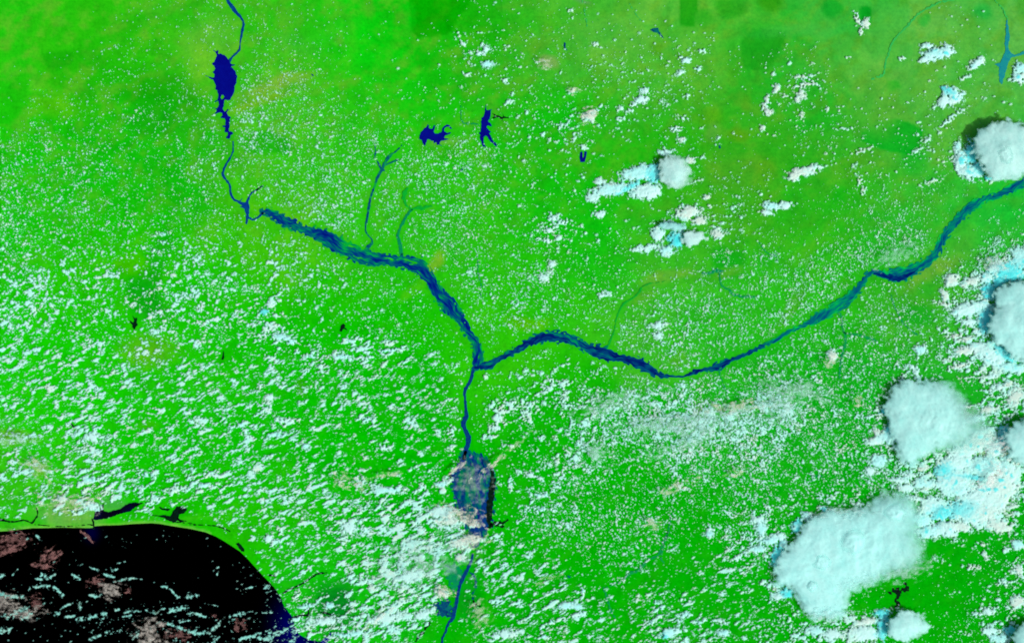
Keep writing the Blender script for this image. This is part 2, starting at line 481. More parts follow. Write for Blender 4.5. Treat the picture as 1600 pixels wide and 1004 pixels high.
NIGER_MID = [(409,330,4),(416,331,7),(425,334,7),(440,343,9),(455,350,9.5),(470,357.5,6.5),(485,362,8),(500,367,10.5),(515,375,12),(530,384,13),(545,390,11.5),(560,398,12),(575,403,12),(590,405,10.5),(605,405.5,8.5),(620,408,9),(635,410,10.5),(650,413,11.5),(661,421,11),(670,432,9),(677,444,9),(684,455,10),(693,467,11.5),(704,480,12),(714,492,9.5),(722,503,7),(728,514,6.5),(735,525,6),(743,535,6),(747,548,7.5),(748,560,8.5),(744,572,6),(740,577,3)]
NIGER_LOW = [(741,574,3),(738,584,2.2),(735,595,2.3),(729,604,2.3),(726,612,2.4),(727,625,1.8),(728,640,2.0),(729,650,3.2),(724,660,3.6),(727,671,3),(732,683,3.8),(731,695,3.4),(728,704,2.6),(725,715,3)]
FLOOD_A = [(722,706),(736,702),(750,712),(762,722),(774,730),(776,750),(773,775),(768,800),(769,822),(758,842),(742,846),(735,835),(726,815),(717,800),(711,780),(706,760),(701,742),(706,722),(712,712)]
NIGER_DELTA = [(739,866,2.6),(736,877,3),(730,890,3.6),(722,905,3.8),(717,920,3.2),(714,935,3.2),(711,952,3.6),(707,966,3.4),(699,975,2.4),(697,985,2),(692,995,2),(690,1010,2),(680,1104,2)]
BENUE = [(744,575,5),(755,572,6),(766,570,6.5),(775,563,4.5),(785,558,3),(795,553,4.5),(803,549,5),(815,542,5),(830,533,6),(845,528,7.5),(862,525.5,8.5),(880,527,8.5),(895,531,7.5),(910,539,7),(925,546,8.5),(940,551,10),(955,556,8.5),(968,558,4.5),(980,561,5.5),(992,565,8),(1005,571,8),(1015,577,7),(1025,583,5),(1034,587,4.2),(1045,587,2.2),(1060,588,1.3),(1073,587,1.8),(1085,581,3.8),(1097,577,2.4),(1110,576,4),(1120,573,6),(1132,567,5),(1145,561,3),(1160,556,2.5),(1175,549,2.7),(1190,541,3.2),(1200,536,3)]
BENUE_E = [(1200,536,3),(1210,533,3.2),(1222,524,3),(1235,516,3),(1250,511,3.2),(1265,504,4.5),(1280,494,8),(1295,487,8.5),(1310,477,8.5),(1325,468,8),(1338,454,6.5),(1347,442,5),(1355,430,4.5),(1365,425,4.5),(1378,428,5.5),(1392,429,9),(1405,429,10.5),(1418,425,10),(1430,420,9),(1445,412,7.5),(1455,405,6.5),(1462,395,6),(1468,385,6),(1475,372,6.5),(1482,360,6.5),(1490,350,6.5),(1500,340,7),(1512,328,7.5),(1525,318,7),(1540,310,5),(1555,307,4.5),(1570,300,5.5),(1585,292,6.5),(1600,285,6.5),(1640,262,6),(1700,235,6)]
KADUNA = [(574,388,3),(582,378,1.3),(580,372,1.1),(573,365,1.1),(571,355,1.2),(574,340,1.7),(576,325,2),(578,315,1.7),(580,305,1.5),(586,290,1.5),(590,277,2.1),(597,264,2),(603,252,2.1),(608,245,2.6),(614,240,1.2),(622,234,.8),(628,227,.35)]
KADUNA_B = [[(594,261,2),(591,254,1),(589,250,.5)],[(603,257,1.6),(612,254,1),(620,250,1.4),(626,249,.5)],[(586,226,.5),(587,238,.8),(585,246,.8)],[(596,267,1.8),(601,266,.8)]]
GURARA = [(627,395,3),(625,382,2.6),(622,367,1.9),(625,357,1.7),(631,345,2),(637,335,1.8),(643,328,1.6)]
GURARA_B = [[(643,328,1.4),(652,324.5,2.6),(662,325,3.2),(673,321,1.4)],[(642,327,1.2),(635,320,1.8),(631,310,2.6),(633,300,3.6),(637,295,1.5)]]
KATSINA = [(947,546,1.6),(955,530,1.8),(960,515,1.0),(963,500,1.2),(967,487,1.5),(975,474,1.8),(985,468,1.5),(995,461,1.5),(1000,454,1.6),(1004,448,1.2),(1015,443,1.0),(1030,441,.7),(1042,438,.4)]
STREAMS = [
 ([(1098,427,1.2),(1110,426,2.2),(1120,423,2.6),(1130,424,1)], 'm'),([(1124,428,1),(1128,446,1.2),(1138,452,2),(1147,460,2.2),(1158,463,1.6),(1172,463,2),(1182,464,.5)], 's'),
 ([(1125,576,3),(1124,583,1.2),(1128,593,1),(1132,605,1.2),(1138,615,.5)], 's'),
 ([(1310,488,3),(1316,498,1.4),(1317,512,1.3),(1321,525,1.6),(1320,540,2.2),(1315,556,1.8),(1313,572,1.5),(1312,590,1)], 's'),
 ([(1318,520,1),(1330,522,1.6),(1345,524,1.8),(1360,529,2.4),(1372,533,.8)], 's'),
 ([(1418,512,.6),(1426,517,1),(1434,523,.6)], 's'),([(1392,460,.5),(1399,482,1),(1404,490,1),(1412,506,1.2),(1420,512,.5)], 's'),
 ([(1050,800,.5),(1043,832,1.4),(1035,848,1.2),(1031,862,1.2),(1024,870,2),(1012,874,1.8),(1004,884,2.6),(995,892,2),(984,895,2.6),(975,904,1.2),(960,912,1),(948,917,.8)], 'd'),
 ([(943,918,1),(947,930,1.5),(951,942,1.5),(955,955,1.4),(962,966,.6)], 'd'),
 ([(1046,826,.6),(1033,868,1.4),(1038,880,.5)], 's'),
 ([(746,400,.8),(747,425,1.2),(750,437,1.2),(752,447,.8),(749,455,.8),(754,466,.4)], 's'),
 ([(1492,0,.8),(1480,1.5,1.2),(1465,5,1.4),(1450,13,1.4),(1435,22,1.4),(1424,34,1.6),(1412,47,1.4),(1403,56,1.4),(1395,66,1.6),(1389,82,1.4),(1384,97,1.3),(1382,112,1.4),(1378,118,2),(1362,124,.8)], 'n'),
 ([(1555,2,.7),(1564,10,1),(1570,20,1),(1574,30,1.2)], 'n'),
 ([(910,0,.4),(913,16,.7),(916,30,.6),(917,42,.8)], 'n'),([(984,6,.4),(992,20,.7),(1001,32,.5)], 'n'),
 ([(1185,375,.4),(1192,388,1),(1200,396,.9),(1212,400,.8),(1216,414,.4)], 's'),([(1196,398,.4),(1199,520,.3)], 'x'),
 ([(400,298,.8),(408,292,1.0),(414,288,.5)], 'd'),([(720,165,.3),(722,190,1),(735,193,1.2),(748,194,.6)], 's'),
 ([(1240,455,.4),(1268,728,.3)], 'x'),([(1266,740,1),(1275,744,1.8),(1286,743,.7)], 's'),([(1270,742,1.2),(1268,752,.5)], 's'),
 ([(893,165,.3),(950,930,.3)], 'x'),([(788,897,.3),(890,901,1.6),(891,902,.4)], 'x')]
COASTAL = [([(57,793,.6),(59,803,.9),(54,812,.8),(50,817,1),(44,814,.8),(37,812,.9),(28,814,.9),(18,815,.9)], 'g'),([(18,815,.9),(8,813,1.2),(2,812,2.2),(-12,813,1.5)], 'g'),
 ([(54,819,.5),(90,822,.4),(120,821,.5),(140,819,.5),(146,821,.7)], 'g'),([(144,810,1.2),(146,816,1.1),(147,825,1.6)], 'g'),
 ([(292,819,.6),(310,819.5,.5),(335,821,.5),(350,825,.7),(360,830,.5)], 'g'),([(270,815,.4),(300,817,.5)], 'g'),
 ([(443,926,1),(452,921,1.1),(462,916,1.1),(473,911,1),(482,905,1),(492,898,1),(500,895,1),(510,894,.5)], 'g'),
 ([(452,968,2.2),(460,964,2),(470,961,1.6),(482,960,1.4),(482,953,1.1),(484,948,.6)], 'g'),([(498,955,.6),(508,957,1.4),(520,960,1),(527,961,.4)], 'g'),
 ([(505,1003,3.5),(512,997,3),(516,992,1.4),(516,986,.6)], 'l'),([(420,899,1.5),(425,898,1),(431,900,1)], 'g'),([(768,820,2.4),(776,816,2.2),(785,816,2.2),(794,812,.6)], 'g'),([(775,820,1),(782,823,1.6),(788,822,.5)], 'g'),
 ([(768,730,1.5),(770,748,3.6),(768,770,5),(765,790,5.2),(764,808,4.6),(765,822,3)], 'g'),([(702,738,1.2),(704,745,2.2),(706,752,1)], 'g'),
 ([(648,1004,.8),(655,994,1.2),(664,983,1.4),(672,972,.8)], 'g'),([(735,893,.6),(742,902,1.6),(744,912,1.8),(740,925,1),(738,937,.5)], 'w'),([(738,937,.5),(745,945,.9),(752,946,.5)], 'g'),
 ([(762,742,1),(760,765,1.4),(757,780,1)], 'w')]

def mk(pts, s, ox, oy):
    return [(ox + a / s, oy + b / s) for a, b in pts]
KAINJI = mk([(270,100),(300,95),(340,110),(370,140),(390,165),(402,190),(415,205),(450,210),(425,220),(412,228),(430,250),(460,290),(470,340),(462,388),(476,398),(455,410),(445,450),(440,500),(420,530),(402,575),(370,580),(340,575),(335,600),(330,640),(320,670),(340,705),(385,672),(362,715),(385,745),(410,760),(395,790),(392,850),(386,905),(438,920),(410,945),(405,970),(380,985),(360,975),(380,945),(375,915),(342,915),(350,870),(316,853),(350,840),(352,790),(335,770),(295,764),(325,740),(312,715),(290,710),(228,724),(268,690),(228,660),(275,665),(280,620),(279,590),(236,597),(270,575),(277,560),(275,520),(265,480),(248,462),(252,420),(240,400),(222,370),(185,352),(128,318),(190,335),(230,345),(236,310),(218,290),(245,250),(235,225),(212,200),(235,180),(240,160),(255,130),(262,108),(245,80),(212,52),(255,68),(275,60),(272,90)], 6.692, 300, 70)
ISLAND = [(300 + (320 + 15 * math.cos(t)) / 6.692, 70 + (549 + 29 * math.sin(t)) / 6.692) for t in np.linspace(0, 2 * math.pi, 14)[:-1]]
SHIRORO = mk([(155,520),(175,480),(210,430),(240,400),(268,385),(285,345),(302,365),(295,400),(340,412),(365,402),(380,355),(400,365),(388,420),(380,460),(400,487),(450,487),(500,465),(510,420),(540,370),(580,345),(630,362),(660,412),(635,405),(610,378),(570,378),(545,410),(550,455),(575,480),(665,468),(610,500),(560,522),(530,550),(608,576),(530,592),(480,612),(462,640),(515,692),(450,655),(430,664),(420,622),(378,638),(372,607),(330,592),(292,572),(275,590),(252,660),(235,690),(205,640),(195,590),(160,570)], 10, 640, 160)
TWIN = mk([(1190,40),(1202,118),(1235,130),(1315,92),(1272,132),(1266,180),(1262,250),(1242,270),(1225,300),(1262,318),(1284,378),(1240,368),(1208,365),(1197,385),(1230,425),(1278,468),(1236,474),(1262,510),(1292,580),(1332,630),(1392,700),(1320,662),(1280,622),(1240,582),(1210,535),(1185,520),(1164,560),(1152,620),(1195,690),(1148,695),(1126,640),(1106,570),(1103,505),(1085,490),(1108,460),(1117,400),(1122,330),(1126,250),(1158,222),(1174,170),(1182,120)], 10, 640, 160)
NELAKE = mk([(1496,125),(1503,170),(1512,232),(1500,290),(1510,325),(1540,345),(1598,322),(1605,338),(1560,350),(1520,362),(1504,390),(1492,430),(1478,480),(1462,525),(1448,515),(1443,470),(1445,418),(1412,402),(1450,395),(1472,350),(1484,320),(1480,270),(1486,220),(1488,150)], 4, 1200, 0)
UPOND = mk([(426,150),(440,146),(441,186),(448,186),(454,145),(468,150),(460,190),(456,214),(428,213),(423,180)], 4, 800, 200)
PONDS = [
 ('w', mk([(826,430),(806,398),(833,418),(840,405),(828,372),(847,395),(852,382),(860,392),(854,415),(862,430),(850,442),(840,460),(828,445)], 4, 0, 400), 'small black pond with spiky arms ringed by western cumulus', 'pond'),
 ('w', mk([(1386,645),(1394,600),(1395,575),(1399,600),(1403,635),(1396,648)], 4, 0, 400), 'tiny black sliver of a pond in the west', 'pond'),
 ('w', mk([(522,470),(533,432),(548,422),(562,436),(555,444),(580,470),(548,452),(535,470)], 4, 400, 400), 'small black arrowhead-shaped pond west of the river bend', 'pond'),
 ('b', mk([(326,262),(334,270),(336,295),(346,318),(332,312),(324,290)], 4, 800, 0), 'thin blue sliver of a lake under the northern popcorn clouds', 'pond'),
 ('b', mk([(862,188),(885,176),(912,176),(920,195),(940,225),(948,240),(925,222),(905,205),(885,203)], 4, 800, 0), 'small blue fish-shaped lake near the top edge', 'pond'),
 ('w', mk([(438,238),(452,248),(472,268),(462,276),(448,262)], 4, 0, 600), 'small dark pond below the western cloud streaks', 'pond'),
 ('b', mk([(1290,112),(1300,106),(1306,124),(1296,132)], 4, 800, 200), 'tiny blue pond on the olive land', 'pond'),
 ('b', mk([(345,462),(356,466),(362,480),(350,474)], 4, 400, 0), 'tiny teal pond on the tan upland', 'pond'),
 ('g', mk([(1278,262),(1290,250),(1294,262),(1284,272)], 4, 400, 200), 'tiny green-blue pond south of the twin lakes', 'pond'),
 ('g', mk([(342,398),(352,392),(368,400),(362,410),(350,408)], 4, 800, 800), 'tiny dark pond beneath the southern clouds', 'pond')]
LAGOONS = [
 (mk([(438,425),(448,388),(468,368),(488,350),(484,385),(510,393),(532,383),(560,378),(598,353),(622,346),(668,350),(632,370),(612,388),(568,398),(530,412),(500,422),(470,426),(445,428)], 3, 0, 669), 'deep blue lagoon behind the coast, black in its eastern arm'),
 (mk([(742,366),(765,373),(802,378),(785,388),(757,379)], 3, 0, 669), 'thin black lagoon sliver north of the forked lagoon'),
 (mk([(700,403),(745,407),(768,405),(800,410),(812,385),(830,366),(862,366),(878,378),(866,395),(840,402),(836,422),(872,434),(845,440),(830,432),(815,442),(790,430),(760,416)], 3, 0, 669), 'forked black lagoon just inland of the coast'),
 (mk([(1103,540),(1120,535),(1140,555),(1146,578),(1130,575),(1118,556)], 3, 0, 669), 'small black lagoon beside the curving shore')]
SWAMP = [[(1391,926,2),(1397,922,3.5),(1403,926,3.5),(1403,932,2.6),(1399,936,2),(1404,941,2.4),(1401,946,1.8)],[(1404,925,2.6),(1410,921,2.2),(1416,922,2.6),(1417,915,2),(1414,910,1)],[(1395,922,2),(1399,918,1.6),(1406,919,1)]]

# main water mask (keeps the fair weather clouds off the cool valleys, as in the photograph)
WM = np.full((GH, GW), -60.0)
for p in (GURARA, GURARA_B[0], GURARA_B[1], KATSINA, NIGER_MID, NIGER_LOW, BENUE, BENUE_E, NIGER_GORGE, KADUNA, NIGER_DELTA, NIGER_TOP):
    line_field(p, xs1, ys1, WM, pad=45)

for p in ([(350,90,10),(352,130,18),(347,160,5),(356,212,4)], [(662,212,8),(690,212,7)], [(762,178,5),(760,215,5)], [(735,715,12),(740,760,28),(746,838,14)], [(710,885,12),(695,955,8)],
          [(150,800,6),(190,795,6),(215,788,4)], [(255,800,4),(285,803,6)], [(-50,822,3),(150,817,3),(300,822,3),(380,850,3)], [(911,238,4),(912,250,4)], [(1570,30,3),(1572,110,6)], [(1400,925,8),(1412,925,8)], [(210,500,5),(210,508,5)], [(536,511,6),(537,512,6)], [(349,556,5),(349,557,5)], [(40,812,4),(60,800,4)]):
    line_field(p, xs1, ys1, WM, pad=30)

# land sheet
fx = np.arange(X0, X1 + 1, 4.0); fy = np.arange(Y0, Y1 + 1, 4.0)
gx = np.concatenate([[-16000, -9000, -5000, -2500, -1200, -600, -300, -160], fx, [1760, 1900, 2200, 2800, 4000, 7000, 11000, 17000]])
gy = np.concatenate([[-16000, -9000, -5000, -2500, -1200, -600, -300, -160], fy, [1160, 1300, 1600, 2200, 4000, 7000, 11000, 17000]])
GX, GY = np.meshgrid(gx, gy)
lc = rgb_land(GX, GY)
shore = line_field([(x, y, 3.0) for x, y in COAST[:33]], gx, gy, pad=8)
k = smooth(-1.5, 1.0, shore) * (GX < 330) * 0.6
lc = lc * (1 - k[..., None]) + lin((130, 210, 85)) * k[..., None]
edge = np.clip(np.minimum.reduce([GX - X0, X1 - GX, GY - Y0, Y1 - GY]) / 60.0, 0, 1)
rel = bilin(fld(low_noise, 30, 21), GX - X0, GY - Y0)
rel2 = bilin(fld(low_noise, 9, 22), GX - X0, GY - Y0)
z = -0.55 - (0.16 * rel + 0.05 * rel2) * edge
z = np.minimum(z, -0.03)
co = np.stack([GX.ravel() - CX, CY - GY.ravel(), z.ravel()], 1)
nj, ni = GX.shape
b = (np.arange(nj - 1)[:, None] * ni + np.arange(ni - 1)[None, :]).ravel()
quads = np.stack([b, b + ni, b + ni + 1, b + 1], 1)
link('land', make_mesh('land', co, quads, lc.reshape(-1, 3) * ALB), M_LAND, kind='structure')

# sea sheet
def build_area(name, F, xs, ys, z, mat, tint=None, **kw):
    vid, x, y, ins, q = iso_mesh(F, xs, ys)
    if len(q) == 0:
        return None
    cx, cy = x.mean(), y.mean()
    co = np.stack([x - cx, cy - y, np.zeros(len(x))], 1)
    return link(name, make_mesh(name, co, q, tint(x, y) if tint else None), mat, (cx - CX, CY - cy, z), **kw)

sx = np.concatenate([[-6000, -3000, -1500, -700, -300], np.arange(-100, 560, 2.0), [600, 640]])
sy = np.concatenate([np.arange(810, 1110, 2.0), [1160, 1300, 1700, 2500, 3900]])
SX, SY = np.meshgrid(sx, sy)
rag = bilin(fld(low_noise, 3, 31), SX - X0, SY - Y0)
SF = poly_sdf(COAST, SX, SY) + 0.45 * rag * smooth(400, 460, SX)
def sea_tint(x, y):
    k = np.exp(-(((x - 458) / 24) ** 2 + ((y - 980) / 34) ** 2)) + 0.55 * np.exp(-(((x - 500) / 40) ** 2 + ((y - 1010) / 20) ** 2))
    k2 = 0.25 * np.exp(-(((x - 143) / 10) ** 2 + ((y - 832) / 12) ** 2))
    k = np.clip(k + k2, 0, 1)[:, None]
    return np.array([[0.0, 0.0, 0.0]]) * (1 - k) + lin((0, 0, 84))[None, :] * k
build_area('sea', SF, sx, sy, -0.012, M_SEA, tint=sea_tint, kind='structure')

WATER_SEED = [100]
def water_grid(x0, x1, y0, y1, res):
    xs = np.arange(x0, x1 + res, res); ys = np.arange(y0, y1 + res, res)
    WATER_SEED[0] += 1
    n = spec_noise(len(ys) + 8, len(xs) + 8, 8.0 / res, WATER_SEED[0], bw=.9)[:len(ys), :len(xs)]
    return xs, ys, n

def ribbon(name, lines, z, mat, rough=0.5, res=0.8, cut=None, islands=0.0, **kw):
    A = np.vstack([np.asarray(l, float) for l in lines])
    m = A[:, 2].max() + 4
    xs, ys, n = water_grid(A[:, 0].min() - m, A[:, 0].max() + m, A[:, 1].min() - m, A[:, 1].max() + m, res)
    F = None
    for l in lines:
        F = line_field(spline(l), xs, ys, F)
    F = F + rough * n * np.clip(F + 12, 0, 12) / 12
    if islands:
        hh_, ww_ = F.shape
        nb_ = low_noise(hh_ + 8, ww_ + 8, 6 / res, WATER_SEED[0] + 900, stretch=2.0, ang=-25 if A[0, 0] < 700 else 15)[:hh_, :ww_]
        F = F + .9 * nb_ * smooth(9, 1, np.abs(F)) - np.clip(nb_ - (1.9 - islands), 0, 1) * 20
    return build_area(name, F, xs, ys, z, mat, **kw)

def area(name, P, z, mat, rough=0.5, res=0.6, holes=(), lines=(), **kw):
    A = np.asarray(P, float)
    xs, ys, n = water_grid(A[:, 0].min() - 3, A[:, 0].max() + 3, A[:, 1].min() - 3, A[:, 1].max() + 3, res)
    X, Y = np.meshgrid(xs, ys)
    F = poly_sdf(P, X, Y)
    for h in holes:
        F = np.minimum(F, -poly_sdf(h, X, Y))
    F = F + rough * n
    return build_area(name, F, xs, ys, z, mat, **kw)

def flow_valley(name, P, z, stops, seed, rough=1.2, bias=0.0, edge_green=.25, isl=1.0, res=0.8, sc=0.12, lat=0.42, **kw):
    """river valley whose strands, bars and islands run along the flow"""
    S = spline(P, 5.0)
    m = S[:, 2].max() + 5
    xs = np.arange(S[:, 0].min() - m, S[:, 0].max() + m, res); ys = np.arange(S[:, 1].min() - m, S[:, 1].max() + m, res)
    D = np.full((len(ys), len(xs)), 99.0); SS = np.zeros_like(D); LL = np.zeros_like(D); HW = np.ones_like(D)
    cum = 0.0
    for i in range(len(S) - 1):
        ax, ay, aw = S[i]; bx, by, bw = S[i + 1]
        ex, ey = bx - ax, by - ay
        Ls = math.hypot(ex, ey) + 1e-9
        r_ = max(aw, bw) + 5
        i0, i1 = np.searchsorted(xs, [min(ax, bx) - r_, max(ax, bx) + r_])
        j0, j1 = np.searchsorted(ys, [min(ay, by) - r_, max(ay, by) + r_])
        X = xs[None, i0:i1]; Y = ys[j0:j1, None]
        t = np.clip(((X - ax) * ex + (Y - ay) * ey) / Ls ** 2, 0, 1)
        d = np.hypot(X - ax - t * ex, Y - ay - t * ey)
        side = np.sign((X - ax) * ey - (Y - ay) * ex)
        sub = (slice(j0, j1), slice(i0, i1))
        better = d < D[sub]
        D[sub] = np.where(better, d, D[sub])
        SS[sub] = np.where(better, cum + t * Ls, SS[sub])
        LL[sub] = np.where(better, d * side, LL[sub])
        HW[sub] = np.where(better, aw + (bw - aw) * t, HW[sub])
        cum += Ls
    T1 = low_noise(160, 1400, 9, seed); T2 = spec_noise(160, 1400, 7, seed + 1, bw=.7); T3 = low_noise(160, 1400, 30, seed + 2); T4 = spec_noise(160, 1400, 10, seed + 3, bw=.8)
    wob = 2.2 * bilin(T3, SS * .8 + 30, np.full_like(SS, 20.0))
    us, vs = SS * sc * 2.2 + 10, (LL + wob) / lat + 80
    q1 = bilin(T1, us, vs); q2 = bilin(T2, us * 1.7, vs); q3 = bilin(T3, SS * .9 + 40, LL * 2 + 80); q4 = bilin(T4, SS * .9 + 5, LL * 1.4 + 80)
    rel = np.clip(np.abs(LL) / np.maximum(HW, .5), 0, 1.3)
    F = HW - D + rough * q4 * np.clip(HW / 6, .25, 1) + .3 * q1
    bar = q1 * .75 + q2 * .45
    F = np.where(HW > 4, np.minimum(F, (isl - bar) * 3.0 + 5.0 * (1 - rel) * 0 + 2.2), F)
    q = .42 + bias + .17 * q1 + .12 * q2 + .13 * q3 + edge_green * (rel ** 2 - .3)
    pos = [p_ for p_, _ in stops]
    C = np.stack([np.interp(q, pos, [float(lin(c_)[k]) * (1, .95, .76)[k] for _, c_ in stops]) for k in range(3)], -1)
    vid, x, y, ins, qd = iso_mesh(F, xs, ys)
    cx, cy = x.mean(), y.mean()
    return link(name, make_mesh(name, np.stack([x - cx, cy - y, np.zeros(len(x))], 1), qd, C.reshape(-1, 3)[vid]), M_VALLEY, (cx - CX, CY - cy, z), **kw)
P_NIG = [(0.0, (0, 18, 125)), (.35, (0, 45, 132)), (.55, (0, 78, 118)), (.75, (0, 110, 95)), (1.0, (5, 165, 50))]
P_FLD = [(0.0, (0, 20, 120)), (.3, (0, 48, 122)), (.5, (0, 82, 112)), (.7, (0, 100, 98)), (1.0, (0, 130, 80))]
P_BEN = [(0.0, (0, 15, 100)), (.35, (0, 38, 112)), (.55, (0, 68, 122)), (.8, (0, 90, 115)), (1.0, (0, 140, 80))]
P_BNE = [(0.0, (0, 50, 125)), (.3, (0, 85, 122)), (.55, (0, 115, 112)), (.8, (0, 140, 95)), (1.0, (10, 185, 65))]

def braid(P, seed, k, frac, wmin, wmax, lam=60):
    """one winding channel inside a valley P"""
    r = np.random.default_rng(seed)
    S = spline(P, 3.0)
    d = np.gradient(S[:, :2], axis=0)
    nrm = np.stack([-d[:, 1], d[:, 0]], 1) / (np.hypot(d[:, 0], d[:, 1])[:, None] + 1e-9)
    s = np.cumsum(np.hypot(d[:, 0], d[:, 1]))
    ph = r.uniform(0, 6.28, 3)
    o = np.sin(s / lam * 6.28 + ph[0] + k * 2.1) * 0.6 + 0.35 * np.sin(s / (lam * .37) * 6.28 + ph[1]) + 0.15 * np.sin(s / (lam * .16) * 6.28 + ph[2])
    w = wmin + (wmax - wmin) * (0.5 + 0.5 * np.sin(s / (lam * .5) * 6.28 + ph[2])) ** 1.5
    w = np.minimum(w, S[:, 2] * 0.8)
    C = S[:, :2] + nrm * (o * np.maximum(S[:, 2] - w, 0) * frac)[:, None]
    return np.column_stack([C, w])

WZ = 0.02
ribbon('river', [NIGER_TOP], WZ, M_RIVER, rough=.3, label='blue river feeding the long northern lake', kind='structure')
area('lake', KAINJI, WZ + .02, M_LAKE, holes=[ISLAND], rough=.35, label='deep blue long lake with a small green island', kind='structure')
ribbon('river', [NIGER_GORGE] + JEBBA, WZ, M_RIVER, rough=.35, label='narrow blue river between the long lake and the wide valley', kind='structure')
flow_valley('flooded_valley', NIGER_MID, WZ, P_NIG, 400, rough=1.8, bias=.07, isl=.85, label='blue-green flooded river valley winding to the junction', kind='structure')
ribbon('river', [NIGER_LOW], WZ + .02, M_CHANNEL, rough=.4, label='narrow blue river running south of the junction', kind='structure')
flow_valley('flooded_valley', [(727,699,4),(730,712,13),(736,725,26),(739,742,36),(741,760,34),(742,780,31),(745,800,26),(746,820,20),(745,838,11),(742,848,5)], WZ, P_FLD, 410, rough=2.4, bias=.17, edge_green=-.12, isl=9, label='wide teal flooded plain south of the junction', kind='structure')
ribbon('river', [[(727,706,3),(722,722,4),(716,735,2.5),(714,752,1.8),(710,765,2),(715,780,1.6),(720,795,1)],[(735,712,3),(745,728,3),(743,745,1.8),(748,762,2.5),(757,780,4.5),(758,800,5.5),(757,818,5),(748,832,4)],[(748,730,2),(757,748,2),(762,765,2),(762,790,3),(764,815,3.5)],[(741,828,6),(744,834,6)],[(706,740,2),(709,752,2.4)]], WZ + .02, M_CHANNEL, rough=0.9, label='dark blue channels threading the southern flooded plain', kind='structure')
NIGER_DELTA = [(x, y, w * .72) for x, y, w in NIGER_DELTA]
ribbon('river', [NIGER_DELTA], WZ + .02, M_CHANNEL, rough=.4, label='dark blue river leaving at the bottom edge', kind='structure')
area('flooded_valley', [(697,884),(712,880),(722,890),(728,896),(716,915),(710,925),(703,918),(699,902)], WZ, M_STREAM, rough=3.2, label='teal marsh west of the lower river', kind='structure')
area('flooded_valley', [(680,944),(690,937),(700,938),(708,950),(704,962),(692,962),(684,958)], WZ, M_BENUE, rough=3.0, label='small teal marsh at the lower river bend', kind='structure')
flow_valley('river', BENUE, WZ + .04, P_BEN, 420, rough=1.8, bias=.05, isl=2.0, edge_green=.1, label='dark blue eastern river arching to the junction', kind='structure')
flow_valley('river', BENUE_E, WZ + .02, P_BNE, 430, rough=1.8, bias=.07, isl=.9, label='teal upper reach of the eastern river', kind='structure')
flow_valley('river', [(1366,427,1.5),(1380,430,3.5),(1392,433,4.5),(1404,436,4.5),(1415,431,3.5),(1426,426,2),(1434,421,1)], WZ + .04, P_BEN, 440, rough=1.4, bias=-.12, isl=1.8, label='deep blue basin in the broad part of the eastern river', kind='structure')
ribbon('river', [KADUNA] + KADUNA_B, WZ, M_FLOOD, rough=.35, label='thin teal river joining the wide valley from the north', kind='structure')
ribbon('river', [GURARA], WZ, M_STREAM, rough=.5, label='short green-teal stream east of the northern tributary', kind='structure')
ribbon('river', GURARA_B, WZ, M_GREENM, rough=.6, label='dark green forked marsh at the head of the short stream', kind='structure')
ribbon('river', [[(x, y, w * .8) for x, y, w in KATSINA]], WZ, M_GREENM, rough=.4, label='thin green-teal stream joining the eastern river from the north', kind='structure')
kinds = {'m': M_STREAM, 's': M_TSTREAM, 'd': M_TSTREAM, 'n': M_NESTREAM, 'g': M_DARKW, 'l': M_LAKE, 'w': M_FLOOD}
for P, kd in STREAMS:
    if kd != 'x':
        ribbon('stream', [P], WZ, kinds[kd], rough=.6, kind='structure')
for P, kd in COASTAL:
    ribbon('creek', [P], WZ + .07, kinds[kd], rough=.35 if P[0][0] < 600 else .9, kind='structure')
area('lake', SHIRORO, WZ, M_LAKE, rough=.3, res=.5, label='deep blue crescent lake with spiky arms', kind='structure')
area('lake', TWIN, WZ, M_LAKE, rough=.3, res=.5, label='blue forked lake beside the crescent lake', kind='structure')
ribbon('lake', [[(771,184.5,1),(775,182.5,1.3),(779,182,1.2),(784,184.5,1.4),(788,183.5,1),(794.5,184.2,.4)],[(784.5,184,1),(784.8,188.5,.4)],[(770,178,.5),(773,180,.9)],[(786.5,183,.8),(786.8,178,.3)]], WZ, M_DARKW, rough=.25, res=.5, label='thin dark eastern arm of the forked lake', kind='structure')
area('lake', NELAKE, WZ, M_NELAKE, rough=.35, label='slim blue lake at the top right', kind='structure')
area('lake', UPOND, WZ, M_LAKE, rough=.2, res=.5, label='small U-shaped blue lake below popcorn clouds', kind='structure')
for kd, P, lab, nm in PONDS:
    area(nm, P, WZ, {'w': M_DARKW, 'b': M_BENUE, 'g': M_FLOOD}[kd], rough=.2, res=.5, label=lab, kind='structure')
for P, lab in LAGOONS:
    area('lagoon', P, WZ, M_DARKW if P[0][0] > 200 else M_LAGOON, rough=.3, res=.6, label=lab, kind='structure')
ribbon('swamp', SWAMP, WZ, M_DARKW, rough=1.3, res=.7, label='black winding swamp south of the huge anvil cloud', kind='structure')

